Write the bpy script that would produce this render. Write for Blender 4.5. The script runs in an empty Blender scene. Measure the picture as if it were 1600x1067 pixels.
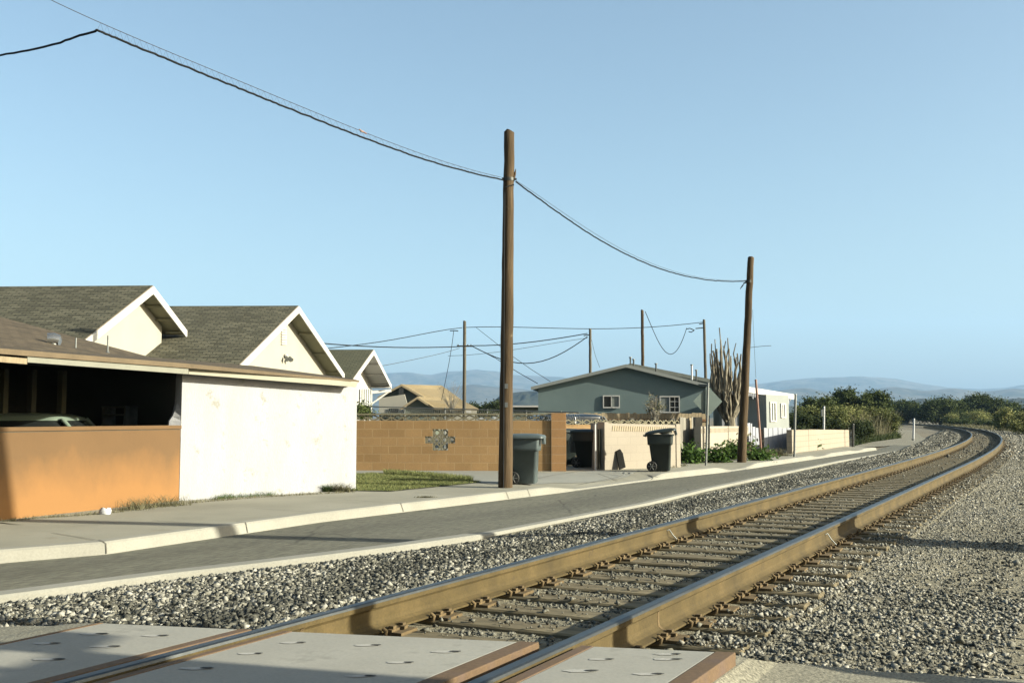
import bpy, math, random
import numpy as np
from mathutils import Vector, Matrix
random.seed(7); rng = np.random.default_rng(11)
R = math.radians
S = bpy.context.scene
COL = S.collection

# ------------------------------------------------------------------ camera, sky, sun, exposure
CAMZ = 1.32; FPX = 1556.0; PITCH = math.atan(118.0/1556.0)
cd = bpy.data.cameras.new('camera'); cam = bpy.data.objects.new('camera', cd); COL.objects.link(cam)
cd.sensor_width = 36.0; cd.lens = 36.0*FPX/1600.0; cd.clip_start = 0.1; cd.clip_end = 40000
cam.location = (0, 0, CAMZ); cam.rotation_euler = (R(90)+PITCH, 0, 0)
S.camera = cam
SUN_EL = R(20); SUN_AZ = R(106)      # azimuth clockwise from +Y
SD = Vector((math.sin(SUN_AZ)*math.cos(SUN_EL), math.cos(SUN_AZ)*math.cos(SUN_EL), math.sin(SUN_EL)))
w = bpy.data.worlds.new('World'); S.world = w; w.use_nodes = True
nt = w.node_tree; nt.nodes.clear()
sky = nt.nodes.new('ShaderNodeTexSky'); sky.sky_type = 'NISHITA'; sky.sun_disc = False
sky.sun_elevation = SUN_EL; sky.sun_rotation = SUN_AZ
sky.air_density = 1.0; sky.dust_density = 3.2; sky.ozone_density = 1.2; sky.altitude = 0
bg = nt.nodes.new('ShaderNodeBackground'); bg.inputs[1].default_value = 0.062
wo = nt.nodes.new('ShaderNodeOutputWorld')
tm = nt.nodes.new('ShaderNodeMix'); tm.data_type = 'RGBA'; tm.blend_type = 'MULTIPLY'; tm.inputs[0].default_value = 1; tm.inputs[7].default_value = (1.15, 1.19, 1.11, 1)
nt.links.new(sky.outputs[0], tm.inputs[6]); nt.links.new(tm.outputs[2], bg.inputs[0]); nt.links.new(bg.outputs[0], wo.inputs[0])
sl = bpy.data.lights.new('sun', 'SUN'); sl.energy = 5.0; sl.angle = R(0.53); sl.color = (1.0, 0.95, 0.77)
so = bpy.data.objects.new('sun', sl); COL.objects.link(so); so.location = (20, -5, 20)
so.rotation_euler = (-SD).to_track_quat('-Z', 'Y').to_euler()
S.view_settings.view_transform = 'Standard'; S.view_settings.look = 'None'
S.view_settings.exposure = 1.6; S.view_settings.gamma = 1.0

# ------------------------------------------------------------------ measuring helpers (points of the place from sight lines)
def ray(px, py):
    dx = (px-800)/FPX; dy = (533.5-py)/FPX
    return Vector((dx, math.cos(PITCH)-dy*math.sin(PITCH), math.sin(PITCH)+dy*math.cos(PITCH)))
O3 = Vector((0, 0, CAMZ))
def U(px, py, z=0.0):
    r = ray(px, py); t = (z-CAMZ)/r.z; return O3+r*t
def D(px, py, y):
    r = ray(px, py); return O3+r*(y/r.y)
def PL(px, py, p, q):                       # sight line meets the upright plane through p and q
    n = Vector((q[1]-p[1], -(q[0]-p[0]), 0)); r = ray(px, py)
    t = (Vector((p[0], p[1], 0))-O3).dot(n)/r.dot(n); return O3+r*t
def PH(px, py, p, h):                       # the same, plane through p with a heading in degrees from +Y
    return PL(px, py, p, (p[0]+math.sin(R(h)), p[1]+math.cos(R(h)), 0))
def lerp(a, b, t): return a+(b-a)*t
def V(x, y, z=0.0): return Vector((x, y, z))

# ------------------------------------------------------------------ materials
def _n(nt, t, **k):
    n = nt.nodes.new(t)
    for a, b in k.items(): setattr(n, a, b)
    return n
def ramp(nt, fac, stops):
    r = _n(nt, 'ShaderNodeValToRGB'); e = r.color_ramp.elements
    e[0].position, e[0].color = stops[0][0], (*stops[0][1], 1)
    e[1].position, e[1].color = stops[-1][0], (*stops[-1][1], 1)
    for p, c in stops[1:-1]:
        q = e.new(p); q.color = (*c, 1)
    nt.links.new(fac, r.inputs[0]); return r.outputs[0]
def noise(nt, vec, scale, detail=5, rough=.6, stretch=None, dist=0.0):
    if stretch:
        if len(stretch) > 3:
            mr = _n(nt, 'ShaderNodeMapping'); mr.inputs['Rotation'].default_value = (0, 0, stretch[3]); nt.links.new(vec, mr.inputs[0]); vec = mr.outputs[0]
        m = _n(nt, 'ShaderNodeMapping'); m.inputs['Scale'].default_value = stretch[:3]
        nt.links.new(vec, m.inputs[0]); vec = m.outputs[0]
    n = _n(nt, 'ShaderNodeTexNoise'); n.inputs['Scale'].default_value = scale; n.inputs['Detail'].default_value = detail
    n.inputs['Roughness'].default_value = rough; n.inputs['Distortion'].default_value = dist
    nt.links.new(vec, n.inputs['Vector']); return n.outputs[0]
def mixc(nt, fac, a, b, mode='MIX'):
    m = _n(nt, 'ShaderNodeMix', data_type='RGBA', blend_type=mode)
    if isinstance(fac, float): m.inputs[0].default_value = fac
    else: nt.links.new(fac, m.inputs[0])
    for i, v in ((6, a), (7, b)):
        if isinstance(v, tuple): m.inputs[i].default_value = (*v, 1)
        else: nt.links.new(v, m.inputs[i])
    return m.outputs[2]
def maprange(nt, v, a, b, c, d):
    m = _n(nt, 'ShaderNodeMapRange'); nt.links.new(v, m.inputs[0])
    for i, x in enumerate((a, b, c, d)): m.inputs[i+1].default_value = x
    return m.outputs[0]
def mul3(c, k): return tuple(min(.95, x*k) for x in c)
def new_mat(name):
    m = bpy.data.materials.new(name); m.use_nodes = True; nt = m.node_tree; nt.nodes.clear()
    b = _n(nt, 'ShaderNodeBsdfPrincipled'); o = _n(nt, 'ShaderNodeOutputMaterial'); nt.links.new(b.outputs[0], o.inputs[0])
    return m, nt, b
def bump(nt, b, h, strength, dist):
    n = _n(nt, 'ShaderNodeBump'); n.inputs['Strength'].default_value = strength; n.inputs['Distance'].default_value = dist
    nt.links.new(h, n.inputs['Height']); nt.links.new(n.outputs[0], b.inputs['Normal'])
ALB = .42
def surf(name, c, var=.25, scale=3., fine=40., finevar=.12, rough=.85, metal=0., bmp=.3, bd=.004, c2=None, stretch=None, spots=None, spec=.3, detail=6, cracks=None):
    """mottled surface: broad patches, fine grain, optional dark spots"""
    m, nt, b = new_mat(name); c = mul3(c, ALB); c2 = mul3(c2, ALB) if c2 else None
    tc = _n(nt, 'ShaderNodeTexCoord').outputs['Object']
    n1 = noise(nt, tc, scale, detail, .6, stretch); n2 = noise(nt, tc, fine, 3, .7, stretch)
    col = ramp(nt, n1, [(.3, mul3(c, 1-var)), (.5, c), (.7, c2 or mul3(c, 1+var))])
    g = ramp(nt, n2, [(.3, (1-finevar,)*3), (.7, (1+finevar,)*3)])
    col = mixc(nt, 1.0, col, g, 'MULTIPLY')
    if spots:
        sc, lo, hi, sc_col = spots
        n3 = noise(nt, tc, sc, 4, .75); f = maprange(nt, n3, lo, hi, 0, 1); col = mixc(nt, f, col, mul3(sc_col, ALB))
    if cracks:
        vo = _n(nt, 'ShaderNodeTexVoronoi'); vo.feature = 'DISTANCE_TO_EDGE'; vo.inputs['Scale'].default_value = cracks[0]
        wv = _n(nt, 'ShaderNodeTexNoise'); wv.inputs['Scale'].default_value = 2.5; wv.inputs['Detail'].default_value = 6; nt.links.new(tc, wv.inputs['Vector'])
        nt.links.new(mixc(nt, .12, tc, wv.outputs[1], 'ADD'), vo.inputs['Vector'])
        ln = maprange(nt, vo.outputs[0], .0, cracks[1], 1, 0); mk_ = maprange(nt, noise(nt, tc, .45, 2), .50, .56, 0, .8)
        ml = _n(nt, 'ShaderNodeMath', operation='MULTIPLY'); nt.links.new(ln, ml.inputs[0]); nt.links.new(mk_, ml.inputs[1])
        col = mixc(nt, ml.outputs[0], col, mul3(c, .3))
    nt.links.new(col, b.inputs['Base Color']); b.inputs['Roughness'].default_value = rough; b.inputs['Metallic'].default_value = metal
    b.inputs['Specular IOR Level'].default_value = spec
    if bmp: bump(nt, b, n2, bmp, bd)
    return m
def bricks(name, c1, c2, mortar, bw, bh, ms, offset=.5, grain=.2, bmp=.5, bd=.006, patch=.15, pscale=.8, rough=.9):
    m, nt, b = new_mat(name); c1, c2, mortar = mul3(c1, ALB), mul3(c2, ALB), mul3(mortar, ALB)
    uv = _n(nt, 'ShaderNodeUVMap').outputs[0]
    br = _n(nt, 'ShaderNodeTexBrick'); br.offset = offset
    nt.links.new(uv, br.inputs[0])
    br.inputs['Color1'].default_value = (*c1, 1); br.inputs['Color2'].default_value = (*c2, 1); br.inputs['Mortar'].default_value = (*mortar, 1)
    br.inputs['Scale'].default_value = 1; br.inputs['Mortar Size'].default_value = ms; br.inputs['Mortar Smooth'].default_value = .3
    br.inputs['Bias'].default_value = 0; br.inputs['Brick Width'].default_value = bw; br.inputs['Row Height'].default_value = bh
    tc = _n(nt, 'ShaderNodeTexCoord').outputs['Object']
    n1 = noise(nt, tc, pscale, 5, .65); n2 = noise(nt, tc, 35, 4, .7)
    col = mixc(nt, 1.0, br.outputs[0], ramp(nt, n1, [(.3, (1-patch,)*3), (.7, (1+patch,)*3)]), 'MULTIPLY')
    col = mixc(nt, 1.0, col, ramp(nt, n2, [(.3, (1-grain,)*3), (.7, (1+grain,)*3)]), 'MULTIPLY')
    nt.links.new(col, b.inputs['Base Color']); b.inputs['Roughness'].default_value = rough; b.inputs['Specular IOR Level'].default_value = .2
    mx = _n(nt, 'ShaderNodeMath', operation='MULTIPLY_ADD'); nt.links.new(br.outputs[1], mx.inputs[0]); mx.inputs[1].default_value = -1
    nt.links.new(n2, mx.inputs[2]); bump(nt, b, mx.outputs[0], bmp, bd)
    return m
def tinted(name, dark, mid, light, attr='tint', rough=.9, grain=60., trans=0.):
    m, nt, b = new_mat(name); dark, mid, light = mul3(dark, ALB), mul3(mid, ALB), mul3(light, ALB)
    a = _n(nt, 'ShaderNodeAttribute'); a.attribute_name = attr
    col = ramp(nt, a.outputs['Fac'], [(0, dark), (.5, mid), (1, light)])
    tc = _n(nt, 'ShaderNodeTexCoord').outputs['Object']
    n2 = noise(nt, tc, grain, 3, .7); col = mixc(nt, 1.0, col, ramp(nt, n2, [(.3, (.8,)*3), (.7, (1.2,)*3)]), 'MULTIPLY')
    nt.links.new(col, b.inputs['Base Color']); b.inputs['Roughness'].default_value = rough; b.inputs['Specular IOR Level'].default_value = .25
    if trans:
        t = _n(nt, 'ShaderNodeBsdfTranslucent'); nt.links.new(col, t.inputs[0]); ms = _n(nt, 'ShaderNodeMixShader'); ms.inputs[0].default_value = trans
        o = [x for x in nt.nodes if x.type == 'OUTPUT_MATERIAL'][0]
        nt.links.new(b.outputs[0], ms.inputs[1]); nt.links.new(t.outputs[0], ms.inputs[2]); nt.links.new(ms.outputs[0], o.inputs[0])
    return m
def height_stain(name, top, bottom, zlo, zhi, **k):
    """paint that is worn and darker low on the wall, with an uneven border"""
    m = surf(name, top, **k); nt = m.node_tree; b = [x for x in nt.nodes if x.type == 'BSDF_PRINCIPLED'][0]
    src = b.inputs['Base Color'].links[0].from_socket
    tc = _n(nt, 'ShaderNodeTexCoord').outputs['Object']; sp = _n(nt, 'ShaderNodeSeparateXYZ'); nt.links.new(tc, sp.inputs[0])
    n = noise(nt, tc, 1.6, 6, .65, (1, 1, .7)); ad = _n(nt, 'ShaderNodeMath', operation='MULTIPLY_ADD'); nt.links.new(n, ad.inputs[0]); ad.inputs[1].default_value = -1.1
    nt.links.new(sp.outputs[2], ad.inputs[2])
    f = maprange(nt, ad.outputs[0], zlo-.55, zhi-.55, 1, 0)
    nt.links.new(mixc(nt, f, src, bottom), b.inputs['Base Color'])
    return m

M = {}
M['asphalt'] = surf('asphalt', (.185, .18, .135), .26, 1.1, 60, .65, .9, bmp=.6, bd=.004, stretch=(1, .10, 1, R(33)), spots=(2.2, .63, .72, (.12, .115, .09)), cracks=(.45, .012))
M['asphalt_apron'] = surf('asphalt_apron', (.33, .31, .235), .2, 1.2, 60, .65, .92, bmp=.7, bd=.006)
M['concrete'] = surf('concrete', (.42, .405, .32), .20, .55, 50, .10, .9, c2=(.48, .46, .37), bmp=.25, spots=(1.3, .62, .8, (.31, .28, .20)))
M['concrete_grey'] = surf('concrete_grey', (.38, .385, .34), .10, .6, 50, .08, .9, bmp=.2)
M['kerb'] = surf('kerb', (.415, .405, .345), .12, .9, 45, .10, .9, bmp=.3, spots=(3, .66, .8, (.30, .28, .22)))
M['joint'] = surf('joint', (.16, .15, .12), .2, 3, 40, .1)
M['dirt'] = surf('dirt', (.27, .235, .165), .25, .35, 30, .3, .95, bmp=.6, bd=.02, spots=(.5, .55, .75, (.17, .16, .09)))
M['gravel_bed'] = surf('gravel_bed', (.42, .38, .265), .2, 1.4, 75, .6, .95, bmp=1, bd=.02, spots=(30, .55, .66, (.12, .12, .09)))
M['rock'] = tinted('rock', (.055, .057, .047), (.29, .28, .225), (.62, .60, .52), grain=45)
M['tie'] = surf('tie', (.25, .205, .12), .3, 3, 25, .35, .95, bmp=.8, bd=.01, stretch=(.12, 1, 1))
M['rust'] = surf('rust', (.125, .088, .028), .35, 3.5, 60, .2, .85, bmp=.25, bd=.002, c2=(.170, .118, .042), stretch=(1, 1, 1), spots=(5, .62, .75, (.07, .05, .03)))
M['rust_dark'] = surf('rust_dark', (.20, .14, .065), .2, 9, 60, .2, .9, bmp=.4)
M['steel_top'] = surf('steel_top', (.15, .16, .16), .2, 3, 30, .1, .42, .85, bmp=.05, stretch=(1, 1, 1))
M['panel'] = surf('panel', (.50, .485, .42), .10, 1.6, 60, .07, .88, bmp=.25, bd=.002, spots=(3.4, .58, .75, (.36, .35, .30)), stretch=(1, 1, 1))
M['panel_rust'] = surf('panel_rust', (.215, .135, .072), .18, 5, 50, .15, .8, bmp=.3, c2=(.19, .125, .09))
M['dark_hole'] = surf('dark_hole', (.05, .05, .045), .2, 5, 40, .2)
M['scuff'] = surf('scuff', (.62, .60, .54), .08, 9, 60, .08)
M['orange'] = height_stain('orange', (.200, .116, .050), (.165, .083, .028), .15, .80, var=.06, scale=1.3, fine=60, finevar=.05, rough=.9, bmp=.3, bd=.004)
M['white_wall'] = surf('white_wall', (.55, .56, .59), .10, 2.2, 60, .06, .9, bmp=.6, bd=.01, spots=(4.2, .60, .70, (.42, .42, .38)), stretch=(1, 1, .35))
M['white_trim'] = surf('white_trim', (.80, .79, .75), .04, 2, 30, .04, .6, bmp=.05)
M['cream'] = surf('cream', (.55, .53, .45), .04, 1.5, 60, .05, .9, bmp=.3)
M['cream_trim'] = surf('cream_trim', (.50, .48, .38), .06, 3, 40, .06, .8, bmp=.1)
M['grey_trim'] = surf('grey_trim', (.33, .33, .27), .10, 3, 40, .08, .8, bmp=.1, spots=(7, .66, .8, (.3, .28, .2)))
M['soffit'] = surf('soffit', (.42, .40, .26), .08, 2, 40, .06)
M['brown_trim'] = surf('brown_trim', (.20, .15, .09), .15, 3, 40, .1)
M['shingle'] = bricks('shingle', (.225, .215, .15), (.11, .106, .072), (.05, .05, .036), .25, .11, .014, .5, .25, .7, .015, .12, .6)
M['shingle_brown'] = bricks('shingle_brown', (.20, .155, .10), (.12, .095, .062), (.05, .04, .028), .35, .13, .012, .5, .25, .5, .008, .1, .6)
M['shingle_green'] = bricks('shingle_green', (.16, .16, .10), (.12, .122, .075), (.06, .062, .04), .30, .16, .02, .5, .2, .6, .01, .1, .6)
M['shingle_tan'] = bricks('shingle_tan', (.42, .33, .19), (.38, .30, .17), (.33, .26, .15), .35, .16, .01, .5, .15, .4, .01, .1, .4)
M['roof_grey'] = surf('roof_grey', (.20, .22, .20), .12, 2, 30, .2)
M['block_brown'] = bricks('block_brown', (.56, .355, .165), (.48, .30, .135), (.58, .40, .21), .41, .205, .012, .5, .10, .35, .006, .12, .7)
M['block_beige'] = bricks('block_beige', (.55, .49, .40), (.53, .47, .385), (.49, .44, .355), .41, .205, .009, .5, .05, .2, .004, .05, .5)
M['block_orange'] = bricks('block_orange', (.60, .345, .155), (.54, .31, .14), (.62, .41, .23), .41, .205, .012, .0, .10, .35, .006, .12, .7)
M['breeze'] = surf('breeze', (.33, .30, .20), .12, 4, 50, .12)
M['breeze_tan'] = surf('breeze_tan', (.62, .52, .36), .08, 4, 50, .1)
M['pole'] = surf('pole', (.098, .062, .027), .6, 8, 40, .3, .9, bmp=.9, bd=.01, stretch=(1, 1, .07), c2=(.17, .115, .06), spots=(3, .64, .72, (.28, .22, .13)))
M['pole_grey'] = surf('pole_grey', (.16, .14, .10), .5, 8, 40, .3, .9, bmp=.9, bd=.01, stretch=(1, 1, .07))
M['wire'] = surf('wire', (.02, .022, .022), .1, 5, 40, .1, .9, spec=.1)
M['wire_thin'] = surf('wire_thin', (.09, .095, .10), .1, 5, 40, .1, .9, spec=.1)
M['green_house'] = surf('green_house', (.215, .295, .30), .05, 1.2, 40, .06, .9, bmp=.4, bd=.006)
M['grey_house'] = surf('grey_house', (.40, .43, .41), .05, 1.2, 40, .05, .9, bmp=.3)
M['glass'] = surf('glass', (.03, .035, .035), .2, 2, 10, .1, .12, bmp=0, spec=.6)
M['curtain'] = surf('curtain', (.30, .33, .31), .15, 12, 40, .05, stretch=(1, 1, .05))
M['bin_grey'] = surf('bin_grey', (.115, .15, .155), .12, 4, 50, .06, .5, bmp=.1, spots=(5, .64, .78, (.17, .21, .20)))
M['bin_green'] = surf('bin_green', (.042, .056, .052), .15, 4, 50, .08, .45, bmp=.1)
M['rubber'] = surf('rubber', (.02, .022, .02), .1, 5, 40, .1, .7)
M['hub'] = surf('hub', (.22, .23, .21), .1, 5, 40, .1, .5)
M['wood_grey'] = surf('wood_grey', (.34, .32, .27), .25, 3, 40, .2, .95, bmp=.5, stretch=(1, 1, .08))
M['wood_tan'] = surf('wood_tan', (.42, .34, .22), .25, 3, 30, .2, .95, bmp=.4, stretch=(1, 1, .15))
M['wood_brown'] = surf('wood_brown', (.17, .09, .04), .25, 3, 30, .2, .95, bmp=.4)
M['wood_white'] = surf('wood_white', (.50, .52, .58), .07, 2, 30, .06, .8, bmp=.4, stretch=(1, 1, .08), spots=(8, .68, .8, (.4, .38, .33)))
M['metal'] = surf('metal', (.32, .34, .33), .12, 5, 50, .08, .5, .6, bmp=.1)
M['metal_dark'] = surf('metal_dark', (.08, .085, .08), .15, 5, 50, .1, .5, .4)
M['pipe_rust'] = surf('pipe_rust', (.42, .24, .18), .3, 8, 50, .15, .8, c2=(.55, .42, .36), stretch=(1, 1, .3))
M['cactus'] = surf('cactus', (.23, .20, .145), .7, 7, 30, .4, .95, bmp=.9, bd=.02, stretch=(1, 1, .2), c2=(.60, .54, .41))
M['bark'] = surf('bark', (.12, .09, .06), .3, 4, 30, .3)
M['car_mint'] = surf('car_mint', (.24, .31, .25), .08, 2, 50, .05, .4, bmp=.05, spots=(9, .66, .76, (.30, .18, .09)))
M['car_blue'] = surf('car_blue', (.025, .04, .06), .08, 2, 50, .05, .25, bmp=0, spec=.6)
M['chrome'] = surf('chrome', (.55, .55, .53), .08, 3, 50, .05, .25, .8, bmp=0)
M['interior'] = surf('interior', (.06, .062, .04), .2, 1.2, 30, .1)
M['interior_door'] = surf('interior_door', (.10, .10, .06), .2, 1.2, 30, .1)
M['plastic_white'] = surf('plastic_white', (.80, .82, .84), .04, 5, 50, .03, .5, bmp=.1)
M['cloth'] = surf('cloth', (.25, .26, .22), .4, 6, 30, .1)
M['tarp'] = surf('tarp', (.16, .16, .14), .3, 6, 30, .1)
M['hill'] = surf('hill', (.17, .16, .13), .4, .0016, .02, .15, 1, bmp=0, spots=(.004, .46, .56, (.05, .065, .045)))
M['hill_wood'] = surf('hill_wood', (.05, .065, .04), .3, .01, .06, .3, 1, bmp=0)
M['leaf'] = tinted('leaf', (.022, .040, .014), (.065, .095, .030), (.15, .18, .06), trans=.25, grain=8)
M['leaf_dark'] = tinted('leaf_dark', (.014, .030, .010), (.085, .125, .032), (.21, .25, .075), trans=.2, grain=8)
M['leaf_olive'] = tinted('leaf_olive', (.05, .07, .02), (.17, .20, .06), (.38, .40, .15), trans=.25, grain=8)
M['leaf_yellow'] = tinted('leaf_yellow', (.10, .13, .035), (.30, .33, .10), (.70, .66, .30), trans=.25, grain=8)
M['leaf_bright'] = tinted('leaf_bright', (.04, .09, .015), (.10, .20, .035), (.22, .34, .09), trans=.3, grain=8)
M['straw'] = tinted('straw', (.10, .10, .045), (.23, .22, .12), (.44, .41, .26), trans=.2, grain=8)
M['grass'] = tinted('grass', (.11, .14, .04), (.27, .32, .11), (.52, .50, .22), trans=.25, grain=8)
M['mound'] = surf('mound', (.05, .052, .028), .3, 2, 20, .3)
M['shadow_black'] = surf('shadow_black', (.03, .03, .028), .1, 5, 30, .1, 1.0, bmp=0, spec=0)  # near-black for the bin shadow shape on the beige wall
M['sign_back'] = surf('sign_back', (.15, .20, .19), .12, 4, 50, .08, .5, .3, bmp=.1)
M['sign_white'] = surf('sign_white', (.8, .8, .78), .04, 4, 50, .03, .4, bmp=0)
M['far_white'] = surf('far_white', (.7, .7, .68), .04, 1, 10, .05, .8, bmp=0)
M['far_tan'] = surf('far_tan', (.45, .40, .30), .04, 1, 10, .05, .8, bmp=0)

# ------------------------------------------------------------------ mesh helpers
class MB:
    def __init__(s): s.v = []; s.f = []; s.m = []; s.sm = []
    def add(s, vs, fs, mi=0, smooth=False):
        b = len(s.v); s.v += [tuple(v) for v in vs]
        for f in fs: s.f.append([b+i for i in f]); s.m.append(mi); s.sm.append(smooth)
        return s
    def hexa(s, p, mi=0):                   # 4 bottom points then 4 top points
        return s.add(p, [(0, 3, 2, 1), (4, 5, 6, 7), (0, 1, 5, 4), (1, 2, 6, 5), (2, 3, 7, 6), (3, 0, 4, 7)], mi)
    def box(s, c, size, rz=0., mi=0):       # centre, full size
        a, b, h = size[0]/2, size[1]/2, size[2]/2; co, si = math.cos(rz), math.sin(rz); P = []
        for z in (-h, h):
            for x, y in ((-a, -b), (a, -b), (a, b), (-a, b)): P.append((c[0]+x*co-y*si, c[1]+x*si+y*co, c[2]+z))
        return s.hexa(P, mi)
    def wall(s, a, b, z0, z1, th, mi=0, z1b=None, z0b=None):   # a->b front face line, thickness to the LEFT of a->b; tops may differ
        a = Vector((a[0], a[1], 0)); b = Vector((b[0], b[1], 0)); d = (b-a).normalized(); n = Vector((-d.y, d.x, 0))*th
        z1b = z1 if z1b is None else z1b; z0b = z0 if z0b is None else z0b
        P = [(a.x, a.y, z0), (b.x, b.y, z0b), (b.x+n.x, b.y+n.y, z0b), (a.x+n.x, a.y+n.y, z0),
             (a.x, a.y, z1), (b.x, b.y, z1b), (b.x+n.x, b.y+n.y, z1b), (a.x+n.x, a.y+n.y, z1)]
        return s.hexa(P, mi)
    def prism(s, poly, off, mi=0):          # polygon (3D points) extruded by vector off
        n = len(poly); P = [Vector(p) for p in poly]; Q = [p+Vector(off) for p in P]
        s.add(P+Q, [tuple(range(n))[::-1], tuple(range(n, 2*n))]+[(i, (i+1) % n, n+(i+1) % n, n+i) for i in range(n)], mi); return s
    def tube(s, pts, rad, seg=8, mi=0, cap=True, smooth=True):
        pts = [Vector(p) for p in pts]; n = len(pts)
        if not hasattr(rad, '__len__'): rad = [rad]*n
        V_ = []; prev = None
        for i, p in enumerate(pts):
            t = (pts[min(i+1, n-1)]-pts[max(i-1, 0)]).normalized()
            if prev is None: u = t.orthogonal().normalized()
            else:
                u = prev-t*prev.dot(t); u = u.normalized() if u.length > 1e-6 else t.orthogonal().normalized()
            prev = u; w_ = t.cross(u)
            for k in range(seg):
                a = 2*math.pi*k/seg; V_.append(p+(u*math.cos(a)+w_*math.sin(a))*rad[i])
        F = [(i*seg+k, i*seg+(k+1) % seg, (i+1)*seg+(k+1) % seg, (i+1)*seg+k) for i in range(n-1) for k in range(seg)]
        s.add(V_, F, mi, smooth)
        if cap: s.add(V_[:seg], [tuple(range(seg))[::-1]], mi); s.add(V_[-seg:], [tuple(range(seg))], mi)
        return s
    def loft(s, rings, mi=0, cap=True, smooth=True):
        n = len(rings[0]); V_ = [p for r in rings for p in r]
        F = [(i*n+k, i*n+(k+1) % n, (i+1)*n+(k+1) % n, (i+1)*n+k) for i in range(len(rings)-1) for k in range(n)]
        s.add(V_, F, mi, smooth)
        if cap: s.add(rings[0], [tuple(range(n))[::-1]], mi); s.add(rings[-1], [tuple(range(n))], mi)
        return s
def world_origin(o):
    p = Vector((0, 0, 0))
    while o is not None: p += o.location; o = o.parent
    return p
def autouv(me):
    n = len(me.loops); uv = me.uv_layers.new(name='UVMap'); co = np.empty(len(me.vertices)*3); me.vertices.foreach_get('co', co); co = co.reshape(-1, 3)
    out = np.zeros((n, 2))
    for p in me.polygons:
        nn = p.normal
        if abs(nn.z) > .97: t = Vector((1, 0, 0)); b = Vector((0, 1, 0))
        else:
            t = Vector((0, 0, 1)).cross(nn).normalized(); b = nn.cross(t)
        for li in p.loop_indices:
            c = co[me.loops[li].vertex_index]; out[li] = (c[0]*t.x+c[1]*t.y+c[2]*t.z, c[0]*b.x+c[1]*b.y+c[2]*b.z)
    uv.data.foreach_set('uv', out.ravel())
def mk(name, mb, mats, loc=(0, 0, 0), parent=None, local=False):
    """one mesh object. Points are world points unless local."""
    if not isinstance(mats, (list, tuple)): mats = [mats]
    me = bpy.data.meshes.new(name)
    org = world_origin(parent) if parent is not None else Vector(loc)
    vs = mb.v if local else [(v[0]-org.x, v[1]-org.y, v[2]-org.z) for v in mb.v]
    me.from_pydata(vs, [], mb.f)
    for m_ in mats: me.materials.append(M[m_] if isinstance(m_, str) else m_)
    me.polygons.foreach_set('material_index', mb.m); me.polygons.foreach_set('use_smooth', mb.sm)
    me.update(); autouv(me)
    o = bpy.data.objects.new(name, me); COL.objects.link(o)
    if parent is not None: o.parent = parent
    else: o.location = loc
    return o
def bevel(o, wd=.01, seg=2):
    b = o.modifiers.new('bevel', 'BEVEL'); b.width = wd; b.segments = seg; b.limit_method = 'ANGLE'; b.angle_limit = R(40); return o
def tag(o, label, cat, group=None, kind=None):
    if label: o['label'] = label
    if cat: o['category'] = cat
    if group: o['group'] = group
    if kind: o['kind'] = kind
    return o
def thing(name, label, cat, loc, group=None):
    o = bpy.data.objects.new(name, None); COL.objects.link(o); o.location = loc; o.empty_display_size = .2
    return tag(o, label, cat, group)
def struct(name, mb, mats, **k): return tag(mk(name, mb, mats, **k), None, None, kind='structure')
def copy_tree(o, loc=None, rz=None, label=None):
    c = o.copy(); COL.objects.link(c)
    if loc is not None: c.location = loc
    if rz is not None: c.rotation_euler = (0, 0, rz)
    if label: c['label'] = label
    for ch in list(o.children):
        d = ch.copy(); COL.objects.link(d); d.parent = c
        for g in list(ch.children):
            e = g.copy(); COL.objects.link(e); e.parent = d
    return c
def np_mesh(name, verts, faces, mat, tint=None, loc=(0, 0, 0), parent=None, smooth=False):
    """verts (n,3) faces (m,k) arrays of one face size, tint per vertex"""
    verts = np.asarray(verts, np.float32); org = world_origin(parent) if parent is not None else Vector(loc)
    verts = verts-np.array(org, np.float32); faces = np.asarray(faces, np.int32); k = faces.shape[1]; nf = len(faces)
    me = bpy.data.meshes.new(name); me.vertices.add(len(verts)); me.vertices.foreach_set('co', verts.ravel())
    me.loops.add(nf*k); me.loops.foreach_set('vertex_index', faces.ravel())
    me.polygons.add(nf); me.polygons.foreach_set('loop_start', np.arange(0, nf*k, k, dtype=np.int32))
    me.update(calc_edges=True)
    if tint is not None:
        a = me.attributes.new('tint', 'FLOAT', 'POINT'); a.data.foreach_set('value', np.asarray(tint, np.float32))
    if smooth: me.polygons.foreach_set('use_smooth', np.ones(nf, bool))
    for m_ in (mat if isinstance(mat, list) else [mat]): me.materials.append(M[m_])
    o = bpy.data.objects.new(name, me); COL.objects.link(o)
    if parent is not None: o.parent = parent
    else: o.location = loc
    return o

# ------------------------------------------------------------------ track centre line
TP0 = np.array([-2.26521, 2.0]); TH0 = .51038
_s = np.concatenate([np.arange(-12, 30, .25), np.arange(30, 262, .5)])
_k = np.where(_s < 26.5, 0, np.where(_s < 88.7, .00182, .00157))
_th = TH0-np.concatenate([[0], np.cumsum(np.diff(_s)*_k[1:])])
_x = np.concatenate([[0], np.cumsum(np.diff(_s)*np.sin(_th[1:]))]); _y = np.concatenate([[0], np.cumsum(np.diff(_s)*np.cos(_th[1:]))])
i0 = int(np.argmin(abs(_s-2.0)))
_x += TP0[0]-_x[i0]; _y += TP0[1]-_y[i0]
def TR(s, o):
    """track coordinates (distance along, offset to the right of the centre line) -> x, y"""
    x = np.interp(s, _s, _x); y = np.interp(s, _s, _y); th = np.interp(s, _s, _th)
    return x+o*np.cos(th), y-o*np.sin(th)
def T3(s, o, z=0.): x, y = TR(s, o); return Vector((float(x), float(y), z))
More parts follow.
